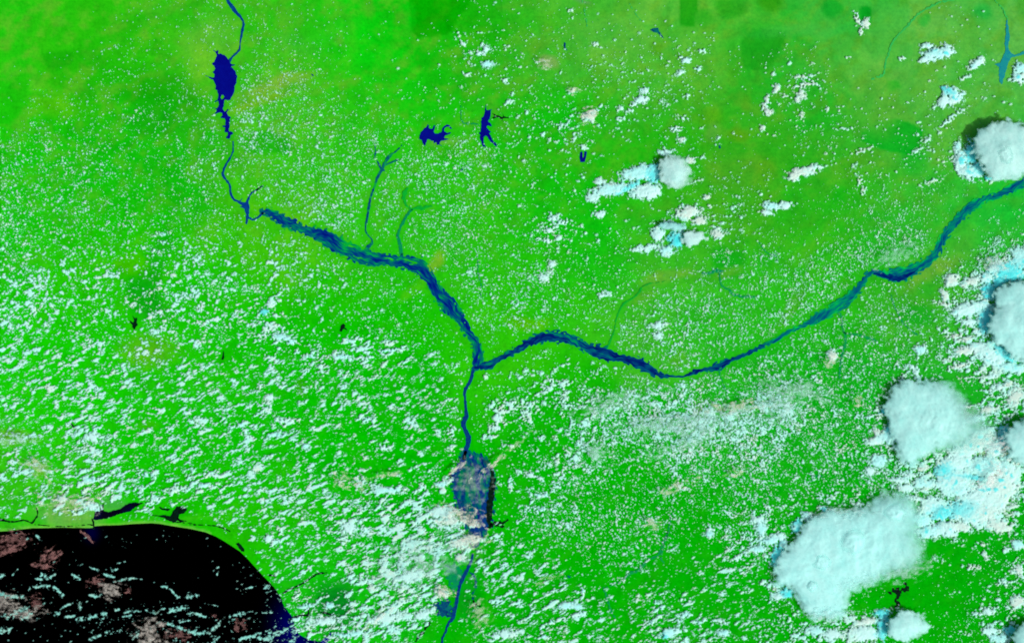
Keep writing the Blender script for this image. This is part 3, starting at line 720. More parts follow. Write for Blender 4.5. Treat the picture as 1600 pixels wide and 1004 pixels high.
# ------------------------------------------------------------------ cloud cover
DENS = """
0000011122 1110000011 1110100000 0000000100
0000111121 2211101122 1211110100 0000001000
0001221102 2211000133 2113223210 1200000110
0112211213 3321111111 2212232100 2211001210
1222222224 4332221111 2222122101 2211202201
3322222233 3333321233 2231112210 1222013000
3333222333 2334233433 2120000211 0102111220
4333222321 4344344333 1211101222 1112222110
4333332232 1345242432 2412123332 1112332001
4333323322 4313124432 2421211132 1123442034
4443323433 3333221142 4422212222 4444311357
4435324434 3332322143 4333233323 3443331566
5434344344 4222322134 4222444334 4433432567
4544334432 4334442211 1011434333 3334343566
5544423443 4445433411 3431144313 4434443477
4445444554 4345444405 5555566655 6644440045
4356344443 5444444416 3245777777 7544550045
3346433445 4322322312 2365436766 5444464467
5445544455 4444223421 4643335445 4444566788
4456545354 5654666301 3533333324 3443566884
2112111124 5436558840 4553443246 4000007613
0000000000 4544578875 3223332156 2000001112
0111000001 1425778605 5312321343 3000101124
1111111101 1421787314 3561343332 4103101224
1122333321 3656872034 4453246543 4546112343
1111222221 3665432025 5333256433 4556001243
"""
D = np.array([[int(c) for c in ln.replace(' ', '')] for ln in DENS.strip().split('\n')], float)
D = np.pad(D, 3, mode='edge')
XXc, YYc = np.meshgrid(xs1[::8], ys1[::8])
gxx = (xs1[None, :] - 20) / 40 + 3 + 0 * ys1[:, None]
gyy = (ys1[:, None] - 20) / 40 + 3 + 0 * xs1[None, :]
# roughen the cell borders a little so no straight cell edges read
wa = fld(low_noise, 25, 41) * 0.35; wb = fld(low_noise, 25, 42) * 0.35
DM = bilin(D, gxx + wa, gyy + wb)
COVER = np.array([0, .03, .09, .17, .26, .36, .46, .57, .70, .80])
cov = np.interp(DM, np.arange(10), COVER)
SEAD = bilin(poly_sdf(COAST, XXc, YYc), (xs1[None, :] - X0) / 8 + 0 * ys1[:, None], (ys1[:, None] - Y0) / 8 + 0 * xs1[None, :])
cov = np.where(SEAD > 0, cov * .40, cov)
# clear air over the wide valleys
cov *= smooth(1.0, 11.0, -WM) * .93 + .07 * smooth(0, 2, -WM)

KIND_PTS = [(100,100,0),(1100,640,0),(1050,690,0),(1250,680,0),(1150,700,0),(300,60,0),(100,300,0),(300,300,0),(500,100,0),(500,250,0),(600,350,0),(700,250,0),(700,80,1),(760,60,1),(850,120,1),(1000,120,1),(950,60,1),
 (1100,150,1),(900,200,1),(880,350,1),(1200,200,1),(1450,150,1),(1300,250,1),(1150,350,1),(50,450,1),(100,600,2),(200,500,1),(300,450,1),(50,700,2),(200,700,2),(350,700,2),
 (300,600,2),(450,600,2),(500,500,1),(600,450,0),(600,600,2),(550,700,2),(500,850,2),(600,850,2),(650,950,2),(450,950,2),(740,480,0),(720,400,0),(780,650,1),(850,450,0),
 (1000,520,0),(1100,500,3),(1200,450,3),(1300,350,3),(1400,380,3),(1250,430,3),(900,620,1),(1000,620,0),(1000,680,0),(1100,700,0),(900,780,0),(950,820,0),(1100,800,0),
 (1200,640,0),(1300,520,0),(1300,700,0),(1400,500,0),(1250,600,0),(850,720,1),(850,900,2),(1000,950,2),(1100,900,2),(1100,970,2),(900,980,2),(1250,950,1),(1450,930,0),
 (1550,900,1),(1500,600,1),(1550,650,1),(1250,780,1),(100,950,2),(300,970,2),(200,900,2),(0,600,2),(0,800,2),(0,300,0),(1150,760,0),(1000,730,0)]
WT = np.zeros((4, GH, GW))
XX, YY = np.meshgrid(xs1, ys1)
cs = (slice(None, None, 8), slice(None, None, 8))
Xc, Yc = XX[cs], YY[cs]
wc = np.zeros((4,) + Xc.shape)
for x, y, t in KIND_PTS:
    wc[t] += np.exp(-((Xc - x) ** 2 + (Yc - y) ** 2) / (2 * 55.0 ** 2)) + 1e-7
for t in range(4):
    WT[t] = bilin(wc[t], (XX - X0) / 8, (YY - Y0) / 8)
WT /= np.sqrt((WT ** 2).sum(0))[None]
n_pop = fld(spec_noise, 7.0, 52, .8)
n_hi = fld(spec_noise, 3.6, 51, .6)
n_clump = fld(low_noise, 16, 55, 1.6, 24)
n_clump2 = fld(low_noise, 7, 58, 1.3, 24)
n_band = fld(spec_noise, 22, 56, .7, 3.0, 27)
n_mid = fld(spec_noise, 14, 60, .8, 1.6, 27)
WN = WT ** 2
cov = cov * (1 - .14 * WN[0] - .1 * WN[3])
strk = WN[2]
# every puff is a rounded mound of its own size; mounds that crowd together merge
KERN = [  # type -> (radius, share of the cover) , stretch, angle
 ([(.6, .50), (.85, .38), (1.25, .12)], 1.15, 30),
 ([(.62, .34), (.95, .36), (1.4, .20), (2.1, .10)], 1.3, 22),
 ([(.6, .34), (.85, .36), (1.25, .22), (1.9, .08)], 2.5, 27),
 ([(.6, .60), (.85, .40)], 1.7, 66)]
cl = 0.50 * n_clump + 0.75 * n_band * (0.30 + 0.70 * strk) + 0.45 * n_clump2 * (1 - .4 * WN[3]) + .3 * n_mid
var = .55 ** 2 + (.75 * (.30 + .70 * strk)) ** 2 + (.45 * (1 - .4 * WN[3])) ** 2 + .3 ** 2
calm = 1 - .45 * WN[0] - .4 * WN[3]
clump = np.exp(cl * calm - var * calm ** 2 / 2)
rate0 = -np.log(1 - np.clip(cov, 0, .93)) * clump
rng = np.random.default_rng(77)
kyf = np.fft.fftfreq(GH)[:, None]; kxf = np.fft.rfftfreq(GW)[None, :]
PUFF = np.zeros((GH, GW))
for t in range(4):
    rads, st, an = KERN[t]
    c_, s_ = math.cos(radians(an)), math.sin(radians(an))
    for R, share in rads:
        area_ = math.pi * R * R * 1.15
        p = np.clip(rate0 * share * WN[t] / area_, 0, .6)
        hit = rng.random((GH, GW)) < p
        amp = np.where(hit, rng.uniform(.75, 1.5, (GH, GW)), 0)
        # Gaussian mound: 0.5 at radius R (long axis R*sqrt(st))
        sig = R / math.sqrt(2 * math.log(2))
        su, sv = sig * math.sqrt(st), sig / math.sqrt(st)
        u = kxf * c_ - kyf * s_; v = kxf * s_ + kyf * c_
        G = 2 * math.pi * su * sv * np.exp(-2 * math.pi ** 2 * ((u * su) ** 2 + (v * sv) ** 2))
        PUFF += np.fft.irfft2(np.fft.rfft2(amp) * G, s=(GH, GW))
PUFF *= (1 + .16 * n_hi + .12 * n_pop)
FN = (PUFF - 0.255) * 1.3 + .02
n = n_pop

# clouds that stand out: x, y, rx, ry, rot, tint, height
ICE_SHADE, CY_, WH, BE = 0, 1, 2, 3  # first tint: deep cyan, ice colour with storm shade painted into it
BL = [
 (1000,270,34,13,12,CY_,8),(1008,298,26,14,5,WH,8),(955,296,34,11,8,CY_,7),(927,309,13,8,0,WH,5),(1040,238,14,6,0,WH,6),(1016,301,16,12,0,WH,9),(1022,272,14,16,0,ICE_SHADE,6),(985,292,22,5,30,ICE_SHADE,5),(938,284,10,6,0,WH,4),
 (1050,352,18,7,-8,CY_,7),(1056,374,15,14,0,ICE_SHADE,7),(1028,366,12,13,0,WH,8),(1075,332,22,12,12,BE,7),(1010,388,25,6,8,WH,4),(1042,392,16,8,10,CY_,6),(1092,345,14,8,0,BE,4),(1122,365,12,10,0,BE,3),(937,335,10,6,0,WH,5),
 (1447,72,10,6,0,WH,8),(1462,84,24,10,5,CY_,9),(1478,80,14,11,0,WH,9),(1450,92,16,7,10,WH,8),(1528,97,12,8,20,WH,8),(1520,104,8,6,0,CY_,6),
 (1488,146,20,10,-25,CY_,9),(1475,158,10,13,-15,WH,9),(1490,155,20,8,20,WH,8),(1480,142,12,6,-30,ICE_SHADE,5),(1594,107,12,10,0,CY_,9),(1592,122,14,9,10,WH,8),
 (1256,268,26,8,10,BE,6),(1240,276,10,9,0,BE,6),(1275,262,16,5,12,WH,5),(1205,322,14,8,0,CY_,6),(1225,321,13,7,0,WH,7),(1197,332,10,5,0,WH,5),
 (758,76,7,8,0,WH,5),(762,101,13,6,0,CY_,5),(748,83,5,5,0,WH,4),(731,116,6,4,0,WH,4),(724,68,5,4,0,WH,4),(790,126,7,4,0,WH,4),(796,160,8,5,0,WH,4),(1072,95,7,6,0,WH,6),(1063,114,8,6,20,WH,5),(1091,109,6,5,0,CY_,5),(1061,88,5,4,0,WH,4),(1003,155,12,7,12,WH,6),(1008,143,8,6,0,WH,5),
 (970,170,7,5,-10,WH,5),(982,174,8,5,0,WH,5),(992,163,6,4,0,WH,4),(1035,158,7,5,0,WH,4),(1074,150,7,4,0,WH,4),(892,16,5,4,0,WH,4),(1096,81,5,4,0,WH,4),(1067,185,8,4,0,WH,4),(1055,202,8,4,0,WH,4),(912,230,8,4,0,WH,4),(880,198,8,4,0,WH,4),(968,186,7,4,0,WH,4),
 (1339,32,4,13,20,BE,5),(1352,36,6,9,15,BE,5),(1346,45,4,8,0,BE,4),(1201,175,8,7,0,BE,4),(1198,155,5,9,-10,BE,4),(1213,138,6,8,-25,BE,4),(1252,148,9,8,10,BE,4),(1262,132,20,4,8,BE,3),(1245,156,6,6,0,BE,4),(1253,180,4,7,0,BE,4),(1326,92,6,3,0,BE,4),(1408,92,5,3,0,BE,4),(1253,120,14,4,0,BE,3),(1194,165,5,10,0,BE,4),
 (895,142,9,5,0,BE,3),(921,182,11,11,0,BE,4),(930,70,8,4,0,BE,3),(1065,218,7,6,0,BE,3),(1080,250,7,7,0,BE,3),(1105,308,9,5,-15,BE,4),(1190,200,6,5,0,BE,4),
 (1497,177,20,3,30,WH,4),(1480,190,16,3,33,WH,4),(1450,218,10,5,40,WH,4),(1433,236,10,4,38,WH,4),(1540,153,11,2.6,15,WH,4),(1510,120,9,3,20,WH,4),(1343,282,4,9,8,BE,4),(1348,297,4,6,0,BE,3),(1348,235,20,3,18,BE,3),(1455,285,16,4,25,BE,3),
 (1500,252,12,20,0,WH,9),(1515,268,22,13,-8,WH,9),(1518,238,13,22,-8,ICE_SHADE,8),(1530,262,12,14,0,ICE_SHADE,8),(1545,278,14,4,0,ICE_SHADE,5),(1496,228,6,10,0,CY_,6),
 (1575,425,30,16,0,ICE_SHADE,8),(1600,405,26,22,0,CY_,9),(1560,440,14,10,20,ICE_SHADE,7),(1540,500,13,24,0,ICE_SHADE,7),(1545,455,12,16,10,ICE_SHADE,7),(1512,482,34,11,15,WH,9),(1538,475,10,9,0,WH,7),(1487,438,15,12,20,BE,8),(1476,462,7,12,20,BE,6),(1478,475,14,4,0,BE,5),(1518,440,20,8,15,BE,7),(1540,434,16,9,20,WH,8),(1555,418,16,8,30,WH,6),
 (1515,503,13,6,0,WH,6),(1525,518,10,5,0,WH,6),(1545,553,32,16,-28,WH,9),(1508,548,22,8,5,BE,7),(1525,543,18,9,0,WH,7),(1570,552,24,8,-38,ICE_SHADE,7),(1580,574,30,8,-10,CY_,7),(1500,572,20,4,12,BE,5),(1490,525,15,5,8,BE,4),(1510,530,14,5,10,BE,5),(1550,588,16,5,10,WH,5),(1560,605,12,6,0,WH,5),(1585,620,12,20,-30,BE,4),(1575,600,16,5,30,BE,4),
 (1438,546,13,7,-5,CY_,6),(1425,573,10,5,0,WH,4),(1432,582,6,8,0,WH,4),(1408,595,12,4,5,WH,4),(1300,555,9,10,-15,BE,4),
 (1385,682,18,12,10,CY_,7),(1393,670,10,9,0,ICE_SHADE,7),(1368,688,18,8,8,WH,6),(1370,675,8,6,20,BE,4),(1372,720,15,12,0,CY_,6),(1360,735,10,10,0,WH,5),(1380,642,8,5,0,ICE_SHADE,4),
 (1520,655,30,6,18,WH,5),(1545,640,14,6,10,BE,4),(1510,635,12,4,0,BE,4),(1525,690,34,18,25,BE,8),(1495,722,30,14,10,WH,8),(1475,735,16,12,0,ICE_SHADE,7),(1540,728,34,18,0,CY_,8),(1562,760,32,26,0,BE,9),(1530,775,34,18,0,WH,9),(1505,795,26,14,0,ICE_SHADE,8),(1470,800,20,12,0,ICE_SHADE,8),(1540,800,30,14,0,BE,8),(1452,830,24,12,0,CY_,8),(1478,825,22,13,0,WH,9),(1500,822,20,8,-15,BE,6),
 (1490,750,34,22,10,WH,8),(1455,790,22,16,10,WH,7),(1440,812,16,14,0,CY_,7),(1520,800,40,24,0,WH,8),(1550,775,30,34,0,WH,9),(1505,705,30,12,15,WH,7),(1420,800,8,8,0,WH,5),(1560,820,26,12,-10,BE,7),(1575,740,18,26,0,WH,8),(1520,745,24,5,-8,ICE_SHADE,5),(1555,700,18,14,0,WH,8),(1570,682,12,22,10,ICE_SHADE,8),(1445,755,24,9,0,CY_,6),(1415,762,16,8,0,WH,6),(1405,750,22,5,0,WH,5),(1440,732,12,5,10,BE,4),(1430,778,16,5,0,WH,5),(1500,765,20,10,0,CY_,8),(1422,742,20,4,0,WH,4),
 (1214,868,10,20,-15,ICE_SHADE,6),(1208,842,14,8,8,CY_,6),(1218,838,10,7,0,WH,6),(1245,820,9,12,-35,ICE_SHADE,6),(1242,822,8,5,25,BE,4),(1230,925,12,9,0,ICE_SHADE,7),(1216,931,12,6,0,WH,5),(1208,920,6,5,0,BE,4),
 (1262,806,14,7,-28,CY_,5),(1290,796,12,5,-18,ICE_SHADE,4),(1340,786,12,4,-20,WH,3),(1225,848,9,8,-40,CY_,5),(1222,895,7,18,0,ICE_SHADE,5),(1380,978,12,24,0,ICE_SHADE,7),(1378,957,16,7,0,ICE_SHADE,6),(1350,988,30,14,0,WH,8),(1355,970,24,7,10,BE,6),(1300,990,20,10,0,WH,5),(1272,985,16,8,0,CY_,5),(1405,950,8,3,0,WH,4),
 (1545,985,14,7,0,WH,6),(1562,996,20,8,0,CY_,6),(1578,984,10,9,0,ICE_SHADE,6),(1590,850,12,9,0,CY_,6),(1572,858,10,5,25,WH,4),(1543,954,8,6,0,WH,5),(1530,958,10,3,0,WH,4),(1570,910,12,4,8,WH,4),(1520,885,14,5,0,BE,4),(1540,868,5,9,20,BE,4),(1536,850,6,4,0,BE,4),(1590,940,14,12,0,BE,5),(1592,890,8,10,0,BE,4),
 (440,527,17,6,-10,CY_,5),(455,534,8,5,0,CY_,5),(412,487,7,6,0,ICE_SHADE,4),(424,474,9,6,30,WH,4),(432,493,6,3,0,WH,3),(421,508,10,4,-20,WH,4),(408,524,8,3,0,WH,3),(535,557,18,4,5,CY_,4),(565,559,16,3,3,WH,4),(485,557,14,4,0,CY_,4),(610,547,22,4,5,CY_,4),(465,550,5,3,0,CY_,4),
 (866,340,10,6,20,WH,5),(858,360,9,5,10,WH,5),(872,371,7,5,20,WH,5),(855,377,6,4,0,WH,5),(880,347,12,3,8,WH,4),(862,412,7,7,30,WH,4),(850,433,12,8,35,WH,4),(945,460,14,5,5,WH,4),(1030,508,12,8,0,WH,4),(1028,525,8,7,0,WH,4),
 (885,945,22,7,5,CY_,5),(905,947,9,6,0,CY_,5),(898,960,10,4,20,WH,4),(862,971,7,5,10,CY_,5),(850,993,7,5,0,CY_,5),(911,922,4,6,0,CY_,4),(1045,988,14,9,10,CY_,6),(1038,993,7,5,0,ICE_SHADE,4),(1058,985,5,6,0,WH,6),(1017,971,8,4,0,CY_,5),(1073,959,9,4,10,CY_,5),(1190,825,10,16,0,CY_,5),(1185,857,16,7,0,CY_,5),(1195,845,10,5,0,CY_,5),
 (1130,988,13,6,-8,CY_,5),(1127,970,10,5,0,WH,4),(1108,834,9,6,10,CY_,4),(1114,825,11,4,10,WH,4),(1028,940,9,3,0,CY_,4),(1150,872,6,4,20,WH,4),(1065,936,5,4,0,WH,4),(1185,812,12,8,0,WH,5),(1092,972,8,5,0,CY_,4),(840,772,6,4,0,CY_,4),(853,773,5,5,0,CY_,4),(848,794,8,5,0,CY_,4),(830,742,10,5,-10,WH,4),
 (145,790,16,8,0,WH,4),(98,778,10,6,0,WH,4),(140,748,13,6,0,CY_,4),(232,742,14,5,0,CY_,4),(240,782,16,4,20,WH,4),(318,757,14,5,5,CY_,5),(276,765,16,4,8,WH,4),(340,742,12,5,0,WH,4),(378,664,7,5,10,CY_,4),(350,655,5,4,0,CY_,4),(360,668,6,4,10,CY_,4),(255,366,9,3,0,CY_,4),(257,379,6,3,0,CY_,4),(240,391,5,3,0,WH,3),(145,683,14,9,0,WH,4),
 (478,697,7,6,0,CY_,5),(600,700,12,5,0,WH,4),(430,680,18,5,5,CY_,4),(445,657,18,5,0,WH,4),(421,621,10,6,0,WH,4),(572,655,7,4,10,CY_,4),(778,652,10,8,20,WH,4),(775,668,12,5,0,WH,4),(610,765,24,6,0,CY_,5),(690,755,12,6,20,CY_,4),(690,800,26,12,0,WH,4),(545,825,14,12,0,WH,4),(420,840,10,7,0,WH,4),
 (740,820,10,4,0,BE,3),(705,815,24,9,10,BE,4),(725,845,26,10,15,BE,5),(745,843,14,6,10,BE,4),(720,870,12,8,0,BE,4),(690,925,12,8,-15,BE,4),(505,970,34,7,3,WH,4),(545,990,36,5,5,CY_,4),(600,965,40,8,10,WH,4),(660,960,22,8,15,WH,4),(480,945,20,5,10,CY_,4),(515,945,8,6,0,CY_,4),(640,900,30,10,10,WH,4),(790,990,30,8,5,WH,4)]
TINTS = [(.06,.74,.76), (.38,.86,.83), (.53,.87,.83), (.60,.76,.67)]
EB = np.full((GH, GW), -9.0)
HB = .5 + 1.15 * WT[1] ** 2 * smooth(450, 700, XX)
TB = np.zeros((GH, GW, 3)); TW = np.zeros((GH, GW))
for x, y, rx, ry, rot, tn, hh in BL:
    m = 1.7
    R = max(rx, ry) * m + 3
    i0, i1 = int(max(0, x - R - X0)), int(min(GW, x + R - X0 + 1))
    j0, j1 = int(max(0, y - R - Y0)), int(min(GH, y + R - Y0 + 1))
    if i1 <= i0 or j1 <= j0: continue
    X = XX[j0:j1, i0:i1]; Y = YY[j0:j1, i0:i1]
    a = radians(rot)
    u = ((X - x) * math.cos(a) - (Y - y) * math.sin(a)) / rx
    v = ((X - x) * math.sin(a) + (Y - y) * math.cos(a)) / ry
    r = np.sqrt(u * u + v * v)
    sz = min(rx, ry)
    e = (1 - r) * min(1.5 + sz * .09, 3.0)
    if sz < 6:
        e = e + (.75 * n_pop[j0:j1, i0:i1] + .3 * n_clump2[j0:j1, i0:i1]) * (1 if sz < 4.5 else .5) - .15
    rt = r + .22 * n_clump2[j0:j1, i0:i1] + .12 * n_pop[j0:j1, i0:i1]
    EB[j0:j1, i0:i1] = np.maximum(EB[j0:j1, i0:i1], e)
    w = np.exp(-(r / .85) ** 4)
    HB[j0:j1, i0:i1] = np.maximum(HB[j0:j1, i0:i1], 1.6 + (hh * .52 - 1.6) * w)
    wt = np.exp(-(np.abs(rt) / .8) ** 3) * (2.2 if tn == ICE_SHADE else 1)
    TB[j0:j1, i0:i1] += wt[..., None] * np.array(TINTS[tn]); TW[j0:j1, i0:i1] += wt

SEA_ARCS = [[(45,921,1.5),(50,917,2.2),(62,915,2),(75,914.5,2),(86,917,2),(93,923,3.2),(97,930,3)],[(178,909,1.2),(190,906,1.6),(205,903,1.8),(222,904,1)],[(291,932,2),(300,931,2.4),(311,929,1.4)],[(265,919,1),(272,926,1.4),(278,932,2)],[(253,915,1.6),(260,916,1.8)],
 [(265,955,2.4),(278,951,2.6),(288,949.5,2)],[(228,952,1.2),(240,957,1.6),(252,952,2),(258,950,1.2)],[(303,958,2),(313,961,2.2),(322,963,1.2)],[(330,985,2),(340,977,2.4),(346,968,2),(352,964,1.6)],[(357,963,1.8),(370,959,2),(382,957,2.2)],[(386,956,1),(395,955,1.4)],
 [(262,974,1.5),(280,980,2),(292,984,2),(302,987,2.6),(314,988,3),(326,988,2.4)],[(-20,985,3),(0,985,3),(12,984,3.4),(18,981,3)],[(-10,900,2),(0,900,2),(8,898,1.5)],[(-20,926,2),(0,927,2.4),(15,931,2.4),(36,931,2)],[(12,963,4),(20,960,4),(30,953,3.4),(42,950,2.6)],[(32,966,2),(42,963,3.4),(50,958,1.6)],
 [(83,961,3),(89,959,3.4)],[(103,963,2),(115,961,2)],[(123,968,2.6),(131,968,3.2)],[(138,965,2),(150,961,2)],[(96,950,1.6),(103,946,1.4),(109,943,1.4)],[(124,940,2),(125,946,2),(126,952,2)],[(161,957,3),(166,957,2.4)],[(180,953,1.6),(186,951,1.4)],[(141,886,1.6),(155,890,1.4)],[(163,896,1.6),(171,899,2),(179,901,1.4)],[(177,889,2.2),(184,888,1.4)],[(183,880,1),(196,877,1.2)],
 [(141,930,1.6),(150,932,3),(158,928,1.6)],[(140,998,1.6),(146,994,2),(155,992,2)],[(210,995,3),(216,990,2.4)],[(400,994,2.6),(412,997,3.2),(430,992,2.6),(445,983,2.4),(457,976,1.6)],[(342,994,2),(333,1003,2.6)],[(373,998,2.2),(388,994,2.2),(400,991,2)],[(58,836,1.8),(62,843,2)],[(342,885,.8),(335,889,1),(333,893,.8)],[(341,892,1),(339,897,.8)],
 [(380,920,1.2),(390,917,1),(400,915,1)],[(20,897,1),(28,888,.8)],[(66,897,2.4),(75,902,3),(85,896,2)],[(112,897,1.4),(125,903,1.6)],[(55,903,1.4),(66,905,1.4)],[(195,956,1.4),(205,953,2),(218,955,2.2)],[(192,963,1.4),(205,960,1.2)],[(282,972,1.4),(295,968,1.4)],[(165,987,1.6),(170,985,1.6)],[(320,942,1),(340,946,1)],[(415,925,1),(430,921,.8)],[(432,927,1.2),(440,930,1)],[(410,957,1),(425,956,1.2)]]
ES = np.full((GH, GW), -9.0)
for A in SEA_ARCS:
    line_field(spline(A), xs1, ys1, ES, pad=2.5, norm=True)
FA = ES * 1.1 + 0.55 * n_clump2 + 0.35 * n_pop + 0.15
n_edge = fld(spec_noise, 7, 57, .8)
n_edge2 = fld(spec_noise, 16, 59, .8)
FE = EB + .16 + 0.34 * n_edge + 0.36 * n_edge2 + 0.2 * n_hi
se_ = smooth(1400, 1450, XX) * smooth(690, 715, YY) * smooth(850, 825, YY)
FE = FE + .12 * se_
FC = np.maximum.reduce([FN, np.where(EB > -3, FE, -9), np.where(ES > -3, FA, -9)])
# the open sea far out and beyond the frame stays thin
FC = np.where((XX < -55) | (XX > 1655) | (YY < -55) | (YY > 1059), -1.0, FC)
FC[np.abs(FC) < 1e-3] = -1e-3

# height
n_b1 = np.abs(fld(spec_noise, 11, 61, .6)); n_b2 = np.abs(fld(spec_noise, 5, 62, .6))
fc = np.clip(FC, 0, None)
HZ = HB * (np.clip(fc, 0, 1.6) / 1.6) ** 0.8
bigd = smooth(2.0, 3.2, HB)
HZ = HZ * (1 - bigd) + bigd * HB * (.85 * (1 - np.exp(-fc / .55)) + .05 * n_clump)
HZ = HZ * (1.0 - 0.05 * n_b1 * bigd - 0.04 * n_b2 * (1 - bigd))
HZ = np.clip(HZ, 0.05, None)
# tint
n_t = fld(low_noise, 40, 63); n_t2 = fld(low_noise, 10, 64)
kb = np.clip(0.20 + 0.22 * n_t + 0.22 * n_t2, 0, 1)[..., None]
north = smooth(520, 80, YY)[..., None] * smooth(1000, 1300, XX)[..., None]
kb = np.clip(kb + 0.25 * north, 0, 1)
TC = np.array([.43, .88, .79]) * (1 - kb) + np.array([.58, .82, .71]) * kb
thin = (1 - smooth(.15, 1.0, fc))[..., None]
TC = TC * (1 - .12 * thin)
wB = np.clip(TW, 0, 1)[..., None]
mixn = np.clip(0.5 + 0.3 * n_edge2, 0, 1)[..., None]
TBn = TB / np.maximum(TW, 1e-6)[..., None]
TBn = TBn * (0.8 + 0.2 * mixn) + (1 - (0.8 + 0.2 * mixn)) * np.array([.48, .80, .76])
icy = (smooth(.7, 1.5, n_clump * .7 + n_edge2 * .6) * smooth(3.2, 4.2, HB) * smooth(1350, 1450, XX))[..., None] * .85
TBn = TBn * (1 - icy) + np.array(TINTS[0]) * icy  # noise patches of the same deep-cyan ice and painted-shade tint
TC = TC * (1 - wB) + TBn * wB
seaf = bilin(SF[:, 5:-2][:150], (XX + 100) / 2, (YY - 810) / 2)
onsea = ((YY > 812) & (XX < 540) & (seaf > 2))
TC = np.where(onsea[..., None], TC * np.array([.62, .80, .78]), TC)

vid, vx, vy, vin, quads = iso_mesh(FC, xs1, ys1)
BASE = 0.7
vz = BASE + np.where(vin, HZ.ravel()[vid], 0.0)
big_ = smooth(1.9, 3.2, HB)
AL = smooth(-.08, 1.62 - .25 * WT[1] ** 2 - .55 * big_, FC) * (.92 + .08 * big_)
vc = np.concatenate([TC, AL[..., None]], 2).reshape(-1, 4)[vid]
vc[~vin, 3] = 0.0

# connected clouds (8-neighbour) by pointer jumping
lab = np.arange(len(vid))
e = np.concatenate([quads[:, [0, 1]], quads[:, [1, 2]], quads[:, [2, 3]], quads[:, [3, 0]], quads[:, [0, 2]], quads[:, [1, 3]]])
core = vin & (FC.ravel()[vid] > .30)
e = e[core[e[:, 0]] & core[e[:, 1]]]
e = np.unique(np.sort(e, 1), axis=0)
while True:
    a, b2 = lab[e[:, 0]], lab[e[:, 1]]
    if np.array_equal(a, b2):
        break
    lo = np.minimum(a, b2); hi = np.maximum(a, b2)
    np.minimum.at(lab, hi, lo)
    for _ in range(6):
        lab = lab[lab]
lab2 = np.where(core, lab, -1)
LG = np.full((GH, GW), -1, dtype=np.int64)
LG.ravel()[vid] = lab2
soft_ok = FC > 0
for _ in range(4):
    for dj, di in ((0, 1), (0, -1), (1, 0), (-1, 0), (1, 1), (-1, -1), (1, -1), (-1, 1)):
        sh = np.roll(LG, (dj, di), (0, 1))
        LG = np.where((LG < 0) & soft_ok, sh, LG)
flab = LG.ravel()[vid][quads].max(1)
roots, inv, cnt = np.unique(flab, return_inverse=True, return_counts=True)

LANDMARKS = [
 (352,120,'the long northern lake'),(372,30,'the river entering from the top'),(680,210,'the crescent lake'),(763,195,'the forked lake'),(911,243,'the U-shaped lake'),
 (744,575,'the river junction'),(545,390,'the wide western valley'),(386,325,'the narrow gorge river'),(210,507,'the spiky black pond'),(536,511,'the arrowhead pond'),
 (349,558,'the black sliver pond'),(690,460,'the valley bend above the junction'),(600,260,'the thin northern tributary'),(870,525,'the arch of the eastern river'),(1005,570,'the swollen stretch of the eastern river'),
 (1120,573,'the forked bank of the eastern river'),(1250,510,'the straight eastern reach'),(1400,428,'the broad eastern river basin'),(1520,320,'the upper eastern river'),(728,640,'the narrow lower river'),
 (740,765,'the teal flooded plain'),(715,930,'the dark river at the bottom'),(180,800,'the deep blue lagoon'),(275,803,'the forked black lagoon'),(380,870,'the curving seashore'),(490,970,'the river mouth'),
 (1325,870,'the huge storm cloud'),(1450,660,'the swirled storm cloud'),(1565,235,'the round storm cloud'),(1590,500,'the right-edge storm cloud'),(1055,270,'the grey anvil above centre-right'),(1415,978,'the small bottom storm cloud'),
 (1083,372,'the small white storm top'),(1403,928,'the black swamp'),(1575,90,'the slim top-right lake'),(1390,214,'the bright green circular plain'),(700,25,'the dark green forest block'),(1206,80,'the dark green block at upper right'),
 (1030,50,'the fish-shaped lake'),(883,70,'the blue sliver lake'),(1000,880,'the winding southern stream'),(115,665,'the small western pond'),(1110,190,'the olive upland'),(440,150,'the tan upland'),
 (100,920,'the western sea'),(250,950,'the middle of the sea'),(20,500,'the left edge'),(900,700,'the green plain right of the flooded plain'),(850,960,'the bottom edge at centre'),(1150,800,'the southeastern plain'),
 (1060,650,'the pale cloud sheet'),(980,470,'the green-teal stream'),(90,95,'the dark green northwestern patch'),(560,700,'the central southern clearing'),(600,890,'the dense delta clouds')]
DIRS = ['east', 'north-east', 'north', 'north-west', 'west', 'south-west', 'south', 'south-east']

